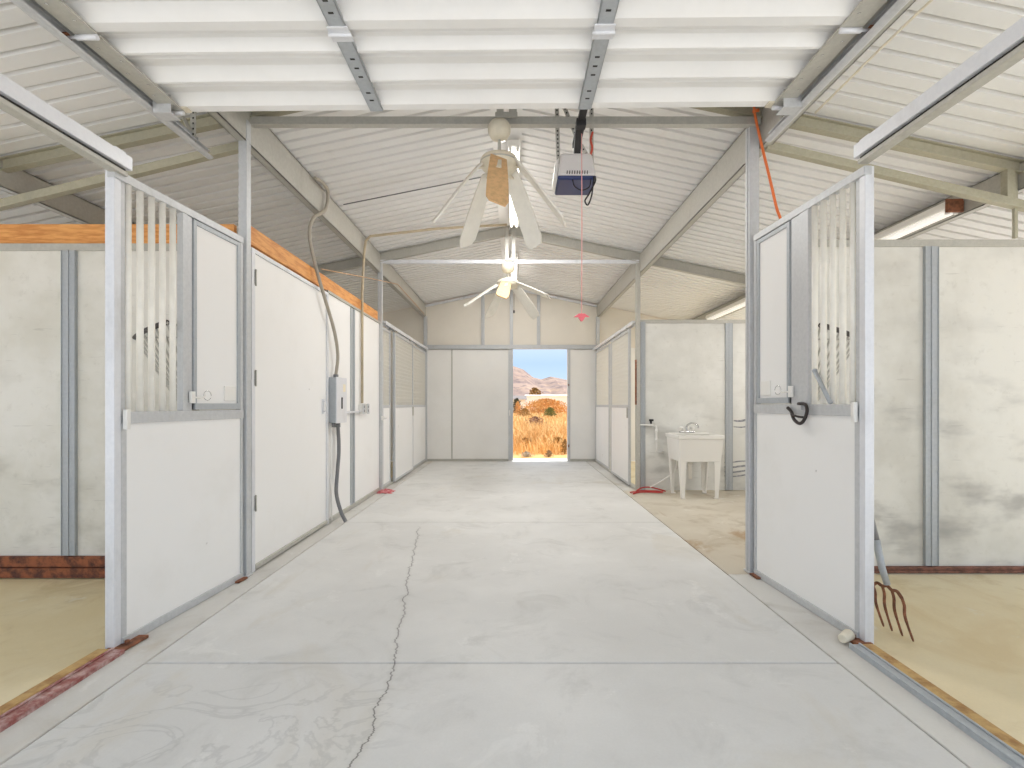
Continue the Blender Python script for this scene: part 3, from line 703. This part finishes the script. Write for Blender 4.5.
# ------------------------------------------------------------------ strip lights
def strip_light(x, y0, y1, z, lab, power, fix=WHITE_PL, roll=0.0):
    T = thing('strip_light', lab, 'strip light', (x,(y0+y1)/2,z), 'fluorescent strip lights')
    f = MB(); f.prism_y([(x-.055,z+.0),(x+.055,z),(x+.062,z+.025),(x+.05,z+.06),(x-.05,z+.06),(x-.062,z+.025)],y0,y1); f.build('fixture_body', fix, T, .003)
    for dx in (-.034,.034):
        f = MB(); f.tube([(x+dx,y0+.04,z-.022),(x+dx,y1-.04,z-.022)],.016,10); f.build('tube', TUBE if x < 1 else TUBE_DIM, T)
        for yy in (y0+.02,y1-.02):
            f = MB(); f.box(x+dx-.014,x+dx+.014,yy-.012,yy+.012,z-.045,z); f.build('lamp_holder', WHITE_PL if fix is WHITE_PL else fix, T, .003)
    if not power: return T
    l = bpy.data.lights.new('fluorescent_glow','AREA'); l.shape = 'RECTANGLE'; l.size = .11; l.size_y = (y1-y0)-.1; l.energy = power; l.color = (1,.99,.975)
    o = bpy.data.objects.new('fluorescent_glow', l); COL.objects.link(o); o.location = (x,(y0+y1)/2,z-.045)
    for dx in (-.034,.034):
        for yy in (y0,): pass
    return T
LP = .44
strip_light(.0,4.75,6.85,3.66,'long lit strip light at the ridge behind the near ceiling fan',95*LP)
strip_light(.0,8.3,9.9,3.66,'lit strip light at the ridge behind the far ceiling fan',42*LP)
strip_light(3.585,7.4,9.3,2.80,'lit strip light over the stall beyond the wash bay wall',60*LP)
strip_light(3.585,4.12,6.5,2.83,'strip light on the roof beam over the wash bay with orange-brown end cap',52*LP)
f = MB(); f.box(3.515,3.655,4.105,4.12,2.79,2.90); f.box(3.52,3.65,4.095,4.105,2.79,2.88); tag(f.build('fixture_end_cap', RUST, None, .004), 'orange-brown end cap on the strip light over the wash bay', 'cap')  # end cap coloured orange-brown

# ------------------------------------------------------------------ electrics on the left wall
ET = thing('electrical_box', 'grey electrical box mounted on the left wall beside the tack-room door', 'electrical box', (XL,5.35,1.03))
f = MB(); f.box(XL,XL+.075,5.20,5.50,1.035,1.505); f.build('box_body', GALVB, ET, .004)
f = MB(); f.box(XL+.075,XL+.088,5.195,5.505,1.03,1.51); f.build('cover', WHITE_STEEL, ET, .003)
f = MB(); f.box(XL+.088,XL+.094,5.33,5.36,1.18,1.30); f.build('latch', BLACK, ET, .002)
f = MB(); f.box(XL+.088,XL+.089,5.38,5.46,1.36,1.44); f.build('pale_sticker', simple('sticker_paper',(232,222,196),.7), ET)
f = MB(); f.tube([(XL+.04,5.23,1.04),(XL+.04,5.23,.99)],.018,10); f.tube([(XL+.04,5.36,1.04),(XL+.04,5.36,.985)],.026,10); f.tube([(XL+.04,5.3,1.5),(XL+.04,5.3,1.54)],.026,10); f.build('conduit_fitting', GREYCON, ET)
f = MB(); f.tube([(XL+.04,5.36,1.0),(XL+.045,5.38,.75),(XL+.045,5.33,.5),(XL+.06,5.26,.3),(XL+.12,5.22,.12),(XL+.175,5.21,.015)],.019,10,True)
tag(f.build('flexible_conduit', GREYCON), 'dark grey flexible conduit curving from the electrical box to the floor', 'conduit')
f = MB(); f.tube([(XL+.016,5.23,1.0),(XL+.012,5.24,.6),(XL+.012,5.26,.02)],.008,8,True)
tag(f.build('thin_conduit', WHITE_PL), 'thin pale conduit running straight down the wall below the electrical box', 'conduit')
f = MB(); f.tube([(-1.86,4.72,3.34),(-1.845,4.85,3.36),(-1.85,5.02,3.34),(-1.87,5.00,3.15),(-1.885,4.75,2.98),(-1.895,4.68,2.80),(-1.882,4.78,2.55),(-1.865,4.95,2.30),(-1.855,5.20,2.0),(-1.86,5.33,1.75),(XL+.04,5.30,1.53)],.017,10,True)
tag(f.build('flexible_conduit', simple('tan_grey_conduit',(166,158,144),.5)), 'tan flexible conduit looping from the left roof beam down to the electrical box', 'conduit')
f = MB(); f.tube([(-1.83,5.42,roofz(-1.83)-.035),(-1.0,5.45,roofz(-1.0)-.03),(-.15,5.45,roofz(-.15)-.04)],.006,8)
tag(f.build('roof_cable', GREYCON), 'thin dark cable along the roof from left beam to ridge', 'cable')
f = MB(); f.tube([(-.1,6.98,roofz(-.1)-.06),(-1.0,6.65,roofz(-1.0)-.04),(-1.80,6.32,3.33),(-1.86,6.33,3.27),(-1.87,6.30,3.1),(XL+.022,6.28,2.6),(XL+.022,6.28,1.24)],.016,10)
tag(f.build('rigid_conduit', CONDUIT), 'straight tan conduit rising from the paired outlets to the roof', 'conduit')
for i,(y,l) in enumerate(((6.26,'pale outlet box below the straight conduit, nearer the electrical box'),(6.43,'pale outlet box below the straight conduit, farther along the wall'))):
    T = thing('outlet_box', l, 'outlet', (XL,y,1.1), 'paired outlets'); f = MB(); f.box(XL,XL+.05,y-.045,y+.045,1.11,1.23); f.build('box_body', WHITE_PL, T, .004)
    f = MB(); f.box(XL+.05,XL+.056,y-.05,y+.05,1.105,1.235); c = f.build('cover_plate', GALV, T, .003)
    f = MB(); f.box(XL+.056,XL+.058,y-.016,y+.016,1.13,1.16); f.box(XL+.056,XL+.058,y-.016,y+.016,1.18,1.21); f.build('socket', GREYCON, c)
f = MB(); f.tube([(XL+.02,5.5,1.13),(XL+.02,6.21,1.14)],.011,8); tag(f.build('cross_conduit', WHITE_STEEL), 'short level conduit between electrical box and outlets', 'conduit')
f = MB(); f.tube([(-1.87,4.9,2.54),(-1.865,6.5,2.85),(-1.885,8.18,3.17),(-1.89,9.6,3.15),(-1.885,10.6,3.12)],.006,6); tag(f.build('tan_cord', simple('tan_cord',(206,170,134),.7)), 'thin tan cord strung from the orange timber towards the far left beam', 'cord')
f = MB(); f.box(-1.88,-1.84,D3-.05,D3-.03,1.0,1.06); f.tube([(-1.875,D3-.04,1.03),(-1.80,D3-.05,1.03)],.012,8); tag(f.build('post_bracket', WHITE_PL, None, .003), 'small white bracket on the slim post at the end of the orange timber', 'bracket')

# orange cord at right post
f = MB(); f.tube([(1.725,3.61,3.40),(1.715,3.60,3.31),(1.735,3.54,3.05),(1.752,3.45,2.75),(1.768,3.40,2.55),(1.79,3.385,2.46),(1.80,3.38,2.36)],.009,8,True); f.tube([(1.705,3.60,3.315),(1.745,3.60,3.325)],.012,8)
tag(f.build('orange_cord', ORANGE), 'orange cord hanging from the top of the right post to the barred front', 'cord')

# ------------------------------------------------------------------ utility sink
SX0,SX1,SY0,SY1 = 2.115,2.715,6.50,7.06
ST = thing('utility_sink', 'white free-standing utility sink on four tapered legs against the wash bay wall', 'sink', (2.415,6.78,0))
zr = .825; zbot = .48
def rect(i, z, j=None):
    j = i if j is None else j
    return [(SX0+i,SY0+j,z),(SX1-i,SY0+j,z),(SX1-i,SY1-j,z),(SX0+i,SY1-j,z)]
loops = [rect(.035,zbot),rect(.012,zr-.07),rect(.012,zr-.05),rect(-.0,zr-.045),rect(-.0,zr),rect(.03,zr),rect(.035,zr-.03),rect(.06,zbot+.03)]
vs = sum(loops,[]); fs = [(3,2,1,0),(28,29,30,31)]
for i in range(len(loops)-1):
    for k in range(4): fs.append((i*4+k,i*4+(k+1)%4,(i+1)*4+(k+1)%4,(i+1)*4+k))
f = MB(); f.poly(vs,fs); f.box(SX0+.03,SX1-.03,SY1-.13,SY1-.02,zr-.02,zr+.006); f.build('tub', WHITE_PL, ST, .008)
for sx in (0,1):
    for sy in (0,1):
        xo = SX0+.035 if sx == 0 else SX1-.035; yo = SY0+.035 if sy == 0 else SY1-.035
        dx = 1 if sx == 0 else -1; dy = 1 if sy == 0 else -1
        xb = xo+dx*.025; yb = yo+dy*.02
        f = MB()
        # angle-section tapered leg
        T4 = [(xo,yo),(xo+dx*.085,yo),(xo+dx*.085,yo+dy*.014),(xo+dx*.014,yo+dy*.014),(xo+dx*.014,yo+dy*.085),(xo,yo+dy*.085)]
        B4 = [(xb,yb),(xb+dx*.042,yb),(xb+dx*.042,yb+dy*.014),(xb+dx*.014,yb+dy*.014),(xb+dx*.014,yb+dy*.042),(xb,yb+dy*.042)]
        n = 6; vs = [(p[0],p[1],.0) for p in B4]+[(p[0],p[1],zbot+.04) for p in T4]
        f.poly(vs,[tuple(range(6))[::-1],tuple(range(6,12))]+[(i,(i+1)%6,6+(i+1)%6,6+i) for i in range(6)])
        f.box(min(xb,xb+dx*.05)-.0,max(xb,xb+dx*.05),min(yb,yb+dy*.05),max(yb,yb+dy*.05),0,.012)
        f.build('leg', WHITE_PL, ST)
FT = MB(); fx,fy = 2.39,SY1-.075
FT.box(fx-.10,fx+.10,fy-.025,fy+.025,zr+.006,zr+.03)
FA = FT.build('faucet', CHROME, ST, .006)
f = MB(); f.tube([(fx,fy,zr+.03),(fx,fy-.0,zr+.10),(fx+.05,fy-.05,zr+.145),(fx+.10,fy-.12,zr+.12),(fx+.11,fy-.14,zr+.08)],.011,10,True); f.build('spout', CHROME, FA)
for dx in (-.075,.075):
    f = MB(); f.lathe([(0,0),(.02,0),(.018,.025),(.03,.035),(.03,.055),(.015,.065),(0,.065)],(fx+dx,fy,zr+.03),16); f.build('tap_knob', WHITE_PL, FA)
f = MB(); f.tube([(2.38,6.82,zbot+.03),(2.38,6.82,.22)],.024,12); f.tube([(2.38,6.82,.44),(2.38,6.82,.40)],.032,12); f.build('drain_pipe', WHITE_PL, ST)
f = MB(); f.tube([(2.25,6.99,zbot),(2.22,6.99,.3),(2.05,7.02,.16),(1.90,7.05,.07)],.010,8,True); f.build('supply_tube', WHITE_PL, ST)
# wall pipe
PT = thing('water_pipe', 'white plastic water pipe on the wash bay wall left of the sink', 'pipe', (2.0,D3,.6))
yy = D3-.03
f = MB(); f.tube([(1.79,yy,.935),(1.99,yy,.93)],.012,10); f.tube([(1.99,yy,.93),(2.015,yy,.92),(2.02,yy,.9),(2.025,yy,.58),(2.04,yy,.555),(2.13,yy,.55)],.014,10); f.build('pipe_run', WHITE_PL, PT)
f = MB(); f.tube([(2.02,yy,.87),(2.02,yy,.83)],.02,10); f.tube([(2.02,yy,.74),(2.02,yy,.70)],.02,10); f.build('coupling', WHITE_PL, PT)
f = MB(); f.tube([(1.945,yy,.95),(1.945,yy,1.0)],.014,10); f.box(1.915,1.975,yy-.03,yy,.985,1.015); f.build('valve_handle', BLACK, PT, .003)
# hose
f = MB(); pts = [(1.60,6.95,.014),(1.68,7.0,.016),(1.76,7.06,.016),(1.85,7.08,.014),(1.98,7.05,.014),(2.06,7.0,.014),(2.0,6.94,.014),(1.87,6.97,.014),(1.74,6.95,.016),(1.64,6.89,.014)]
f.tube(pts,.009,10,True); f.tube([(1.62,6.86,.01),(1.70,7.02,.02),(1.80,7.11,.05),(1.92,7.13,.055),(2.04,7.11,.03),(2.12,7.06,.01)],.009,10,True); tag(f.build('garden_hose', REDHOSE), 'short coiled red hose on the floor at the wash bay corner', 'hose')
# red rag at left post
f = MB(); n = 9; vs = []; 
for i in range(n):
    for j in range(n):
        u = i/(n-1)-.5; v = j/(n-1)-.5
        vs.append((-1.79+u*.2+.02*math.sin(j*1.9),7.05+v*.24+.02*math.sin(i*2.3),.004+.05*abs(math.sin(i*1.4+j*.9))*max(0,1-(u*u+v*v)*3.2)))
nv = len(vs); vs += [(x,y,max(z-.006,-.001)) for x,y,z in vs]
fs = []
for i in range(n-1):
    for j in range(n-1):
        a = i*n+j; fs += [(a,a+n,a+n+1,a+1),(nv+a,nv+a+1,nv+a+n+1,nv+a+n)]
for k in range(n-1):
    for (a,b) in ((k,k+1),((n-1)*n+k,(n-1)*n+k+1),(k*n,(k+1)*n),(k*n+n-1,(k+1)*n+n-1)): fs.append((a,b,nv+b,nv+a))
f.poly(vs,fs,True); tag(f.build('crumpled_rag', REDCLOTH), 'crumpled red rag on the floor below the slim post on the left', 'rag')

# ------------------------------------------------------------------ pitchfork
PF = thing('pitchfork', 'rusty four-tined pitchfork leaning behind the right stall front', 'pitchfork', (2.0,2.68,0))
hx,hy,hz = 1.995,2.70,.245
f = MB(); f.tube([(hx,hy,hz+.02),(1.975,2.71,.35),(1.95,2.72,.50)],[.016,.017,.019,.02],12); f.build('socket', GALVB, PF)
f = MB(); f.tube([(1.955,2.718,.47),(1.865,2.755,.95),(1.838,2.76,1.10)],.0165,12); f.build('handle', simple('grey_ash_handle',(150,150,152),.6,0,.2,20), PF)
tips = [(2.035,2.78,.006),(2.04,2.725,.006),(2.05,2.665,.006),(2.06,2.605,.006)]
cr = [(1.99,2.80,hz-.02),(1.994,2.735,hz),(2.0,2.675,hz),(2.008,2.615,hz-.02)]
f = MB(); f.tube([cr[0],(1.992,2.77,hz+.004),cr[1],(hx,2.70,hz+.012),cr[2],(2.005,2.645,hz+.004),cr[3]],.0085,8,True); f.build('crossbar', RUST, PF)
for c,t in zip(cr,tips):
    m = V(c).lerp(V(t),.5)+V((-.012,0,.01)); f = MB(); f.tube([c,V(c).lerp(m,.4)+V((.006,0,0)),m,t],[.0075]*14+[.006]*4+[.004],8,True); f.build('tine', RUST, PF)


# ------------------------------------------------------------------ outdoors behind the doorway
def m_ground():
    t = NT('dry_ground'); n = t.noise(.35,5,.6); n2 = t.noise(3,5,.65)
    c = t.mix(t.ramp(n,.4,.65), lin((200,156,100)), lin((180,136,90))); c = t.mix(t.math('MULTIPLY',t.ramp(n2,.5,.7),.5), c, lin((226,190,134)))
    return t.done(c,.9)
f = MB(); f.box(-400,400,11.5,900,-.4,-.05); f.box(-400,-16,-80,11.5,-.4,-.05); f.box(16,400,-80,11.5,-.4,-.05); 
struct(f.build('ground', m_ground()))
f = MB(); f.box(-16,-5.7,-80,11.5,-.4,-.05); f.box(5.7,16,-80,11.5,-.4,-.05); f.box(-5.7,5.7,-80,-.6,-.4,-.03); struct(f.build('unseen_bounce_yard', simple('pale_bounce_gravel',(223,222,220),.9,0,.08,3)))  # unseen pale ground added to bounce neutral sunlight into the barn
f = MB(); f.box(-5.7,5.7,DE,11.5,-.12,-.012); struct(f.build('path', simple('pale_sunlit_concrete',(226,224,220),.7,0,.06,2)))
def m_grass(name, a, b, c_):
    t = NT(name); n = t.noise(.9,3,.6); n2 = t.noise(9,2,.5)
    c = t.mix(t.ramp(n,.4,.62), lin(a), lin(b)); c = t.mix(t.math('MULTIPLY',t.ramp(n2,.45,.7),.6), c, lin(c_)); return t.done(c,.75)
GR = m_grass('golden_grass',(228,190,128),(210,166,104),(240,212,158)); GR2 = m_grass('russet_dry_weed',(218,172,110),(204,152,92),(230,192,132))
GREEN = m_grass('sage_green_leaf',(128,130,70),(104,108,54),(150,146,86)); OLV = m_grass('brown_olive_leaf',(156,124,70),(132,104,60),(180,144,88)); DKG = m_grass('dark_tree_leaf',(78,84,66),(60,66,54),(96,100,78))
def blades(n, fx, fy, hgt, w, lean, f=None):
    f = f or MB()
    for _ in range(n):
        x = fx(); y = fy(x) if callable(fy) else fy; y = y
        h = hgt(y)*random.uniform(.55,1.1); a = random.uniform(0,math.pi); dx,dy = math.cos(a)*w,math.sin(a)*w
        lx,ly = random.gauss(0,lean)*h,random.gauss(0,lean)*h
        f.poly([(x-dx,y-dy,-.06),(x+dx,y+dy,-.06),(x+lx*.4+dx*.7,y+ly*.4+dy*.7,h*.6),(x+lx*.4-dx*.7,y+ly*.4-dy*.7,h*.6),(x+lx,y+ly,h)],[(0,1,2,3),(3,2,4)])
    return f
def wedge(y0, y1):
    y = y0+(y1-y0)*random.random()**.8
    return random.uniform(-.12*y-1.5, .20*y+1.5), y
f = MB()
for _ in range(15000):
    x,y = wedge(12.6,19); 
    if random.random() < .25+.75*(math.sin(x*2.1+y)*.5+.5): pass
    h = (.22+.40*min(1,(y-12.4)/3.5))
    blades(1, lambda:x, y, lambda q:h, .010, .35, f)
tag(f.build('dry_grass', GR), 'tall golden dry grass just outside the open doorway', 'grass', None, 'stuff')
f = MB()
for _ in range(11000):
    x,y = wedge(23,52); blades(1, lambda:x, y, lambda q:.42, .035, .3, f)
tag(f.build('dry_grass', GR), 'golden dry grass field farther out before the houses', 'grass', None, 'stuff')
def bush(x, y, w, h, n, mat, lab, leaf=.05, name='bush'):
    f = MB()
    for _ in range(n):
        u = random.uniform(-1,1); v = random.uniform(-1,1); z = random.random()
        r = math.sqrt(max(0,1-(z*1.0)**2))*(.75+.25*math.sin(7*math.atan2(v,u)+x)); rr = random.random()**.4
        a = random.uniform(0,2*math.pi); p = V((x+math.cos(a)*r*rr*w/2,y+math.sin(a)*r*rr*w/2,-.05+z*h))
        d = V((random.gauss(0,1),random.gauss(0,1),random.gauss(0,1)+.6)).normalized()*leaf; e = d.cross(V((random.random(),random.random(),.2))).normalized()*leaf*.4
        f.poly([p-e,p+d*.5-e*.4+e*.9,p+d,p+d*.5-e],[(0,1,2,3)])
    for k in range(5):
        a = k*1.26; f.tube([(x,y,-.06),(x+math.cos(a)*w*.15,y+math.sin(a)*w*.15,h*.4)],.01+leaf*.1,5)
    return tag(f.build(name, mat), lab, 'bush', 'bushes beyond the doorway')
bush(2.85,40,1.35,.97,1500,GREEN,'green rounded bush in the dry grass seen through the doorway',.09)
bush(.85,40,1.5,.9,900,OLV,'brown olive bush left of the green bush outside',.09)
bush(3.5,55,7.0,1.75,4200,GR2,'wide russet dry mound before the white house',.2,'dry_bush')
bush(.35,50,.9,1.5,600,GR2,'small russet dry bush left of the wide mound',.12,'dry_bush')
bush(.9,21.6,1.5,.72,1100,simple('shaded_gap_weed',(150,116,98),.8,0,.3,8),'purple brown weeds standing in for the shaded gap behind the near grass',.06)  # low clump added as the dark shaded band behind the near grass
bush(.32,14.2,.7,.30,700,OLV,'low brown weed in the near grass at the left of the doorway',.05)
bush(1.22,14.0,.7,.34,700,OLV,'low brown weed in the near grass at the right of the doorway',.05)
bush(1.30,12.9,.26,.36,350,OLV,'small olive weed at the right edge of the doorway',.04)
bush(.84,12.2,.26,.15,300,simple('grey_weed',(150,132,104),.8),'low grey weed beside the slab outside',.03)
bush(.30,12.2,.4,.12,350,simple('grey_weed_pale',(170,164,152),.8),'low pale weed beside the slab at left outside',.03)
bush(.35,62,1.6,1.9,800,DKG,'dark small tree by the left house in the distance',.2,'small_tree')
bush(5.0,120,5.5,4.9,900,OLV,'olive tree crown rising above the white house',.5,'small_tree')
WHOUSE = simple('white_stucco',(246,242,232),.7); ROOFT = simple('tan_roof',(214,196,176),.8)
H = thing('house', 'long low white house beyond the grass field', 'house', (8,80,0)); f = MB(); f.box(2.0,16,80,88,-.1,2.55); f.build('wall', WHOUSE, H)
f = MB(); f.prism_x([(79.8,2.5),(88.5,2.5),(84,2.75)],1.8,16.4); f.build('roof', WHOUSE, H)
H = thing('house', 'small white house at the left edge beyond the grass field', 'house', (-2,70,0)); f = MB(); f.box(-5,1.55,70,76,-.1,1.9); f.build('wall', WHOUSE, H)
f = MB(); f.prism_x([(69.6,1.85),(76.4,1.85),(73,2.45)],-5.3,1.8); f.build('roof', simple('grey_roof',(120,112,108),.8), H)
def hills(name, y0, y1, ridge, mat, seed):
    rnd = random.Random(seed); nx, ny = 90, 26; xs0,xs1 = ridge[0][0],ridge[-1][0]
    def top(x):
        for (a,ha),(b,hb) in zip(ridge,ridge[1:]):
            if a <= x <= b: t = (x-a)/(b-a); t = t*t*(3-2*t)*.5+t*.5; return ha+(hb-ha)*t
        return 0
    ph = [(rnd.uniform(.02,.12),rnd.uniform(.02,.12),rnd.uniform(0,6)) for _ in range(14)]
    vs = []
    for i in range(nx+1):
        x = xs0+(xs1-xs0)*i/nx
        for j in range(ny+1):
            v = j/ny; y = y0+(y1-y0)*v; prof = math.sin(math.pi*min(v/1.3,.5) ) if v < .65 else max(0,1-(v-.65)/.35)
            r = sum(math.sin(a*x*2+b*y+c) for a,b,c in ph)/14
            z = top(x)*(prof**1.15)*(1+.35*r*(1-abs(prof-.5)))
            if prof > .95: z = top(x)*(1+.06*r)
            vs.append((x,y,z-.4))
    fs = [(i*(ny+1)+j,(i+1)*(ny+1)+j,(i+1)*(ny+1)+j+1,i*(ny+1)+j+1) for i in range(nx) for j in range(ny)]
    f = MB(); f.poly(vs,fs,False); return struct(f.build(name, mat))
def m_hill():
    t = NT('hazed_desert_hill'); n = t.noise(.05,5,.65); n2 = t.noise(.16,5,.7)  # distance haze is mixed into these muted hill colours
    c = t.mix(t.ramp(n,.4,.62), lin((146,124,110)), lin((120,102,96))); c = t.mix(t.math('MULTIPLY',t.ramp(n2,.5,.66),.75), c, lin((82,72,71))); c = t.mix(t.math('MULTIPLY',t.ramp(t.noise(.1,4,.6,off=(50,9,3)),.56,.68),.6), c, lin((168,140,112)))
    return t.done(c,.9)
k = 430/505
def hx_(px): return (px-514)/505*560
def hz_(py): return (404-py)/505*560+1.2
hills('hills', 300, 700, [(-420,30),(-200,55),(-90,40),(-20,44),(hx_(515),hz_(369)),(hx_(522),hz_(371)),(hx_(528),hz_(378)),(hx_(540),hz_(381)),(hx_(546),hz_(379.5)),(hx_(549),hz_(377.5)),(hx_(556),hz_(380)),(hx_(565),hz_(382)),(90,20),(200,36),(420,22)], m_hill(), 3)

# ------------------------------------------------------------------ sky, sun, camera
w = bpy.data.worlds.new('sky'); S.world = w; w.use_nodes = True; nt = w.node_tree
bg = nt.nodes['Background']; tc = nt.nodes.new('ShaderNodeTexCoord'); sp = nt.nodes.new('ShaderNodeSeparateXYZ'); rm = nt.nodes.new('ShaderNodeValToRGB')
nt.links.new(tc.outputs['Generated'], sp.inputs[0]); nt.links.new(sp.outputs[2], rm.inputs[0]); nt.links.new(rm.outputs[0], bg.inputs[0])
e = rm.color_ramp.elements; e[0].position = 0.0; e[0].color = (.45,.56,.69,1); e[1].position = .75; e[1].color = (.62,.70,.82,1)
q_ = e.new(.22); q_.color = (.66,.71,.78,1); m_ = e.new(.08); m_.color = (.33,.45,.60,1)
bg.inputs[1].default_value = 1.35
sun = bpy.data.lights.new('sun','SUN'); sun.energy = 5.6; sun.angle = .01; sun.color = (1,.972,.94)
so = bpy.data.objects.new('sun', sun); COL.objects.link(so)
so.rotation_euler = V((-.50,-.12,-.86)).to_track_quat('-Z','Y').to_euler(); so.location = (10,-5,20)
cam = bpy.data.cameras.new('camera'); co = bpy.data.objects.new('camera', cam); COL.objects.link(co)
co.location = (0,0,EYE); co.rotation_euler = (math.pi/2,0,0)
cam.sensor_width = 36; cam.lens = 36*F/1024; cam.shift_x = -2/1024; cam.shift_y = 20/1024; cam.clip_start = .02; cam.clip_end = 3000
S.camera = co
S.view_settings.view_transform = 'Standard'; S.view_settings.look = 'None'; S.view_settings.gamma = 1; S.view_settings.use_curve_mapping = False
S.view_settings.exposure = 0.36
S.cycles.max_bounces = 10; S.cycles.diffuse_bounces = 8; S.cycles.use_denoising = True; S.cycles.sample_clamp_indirect = 6
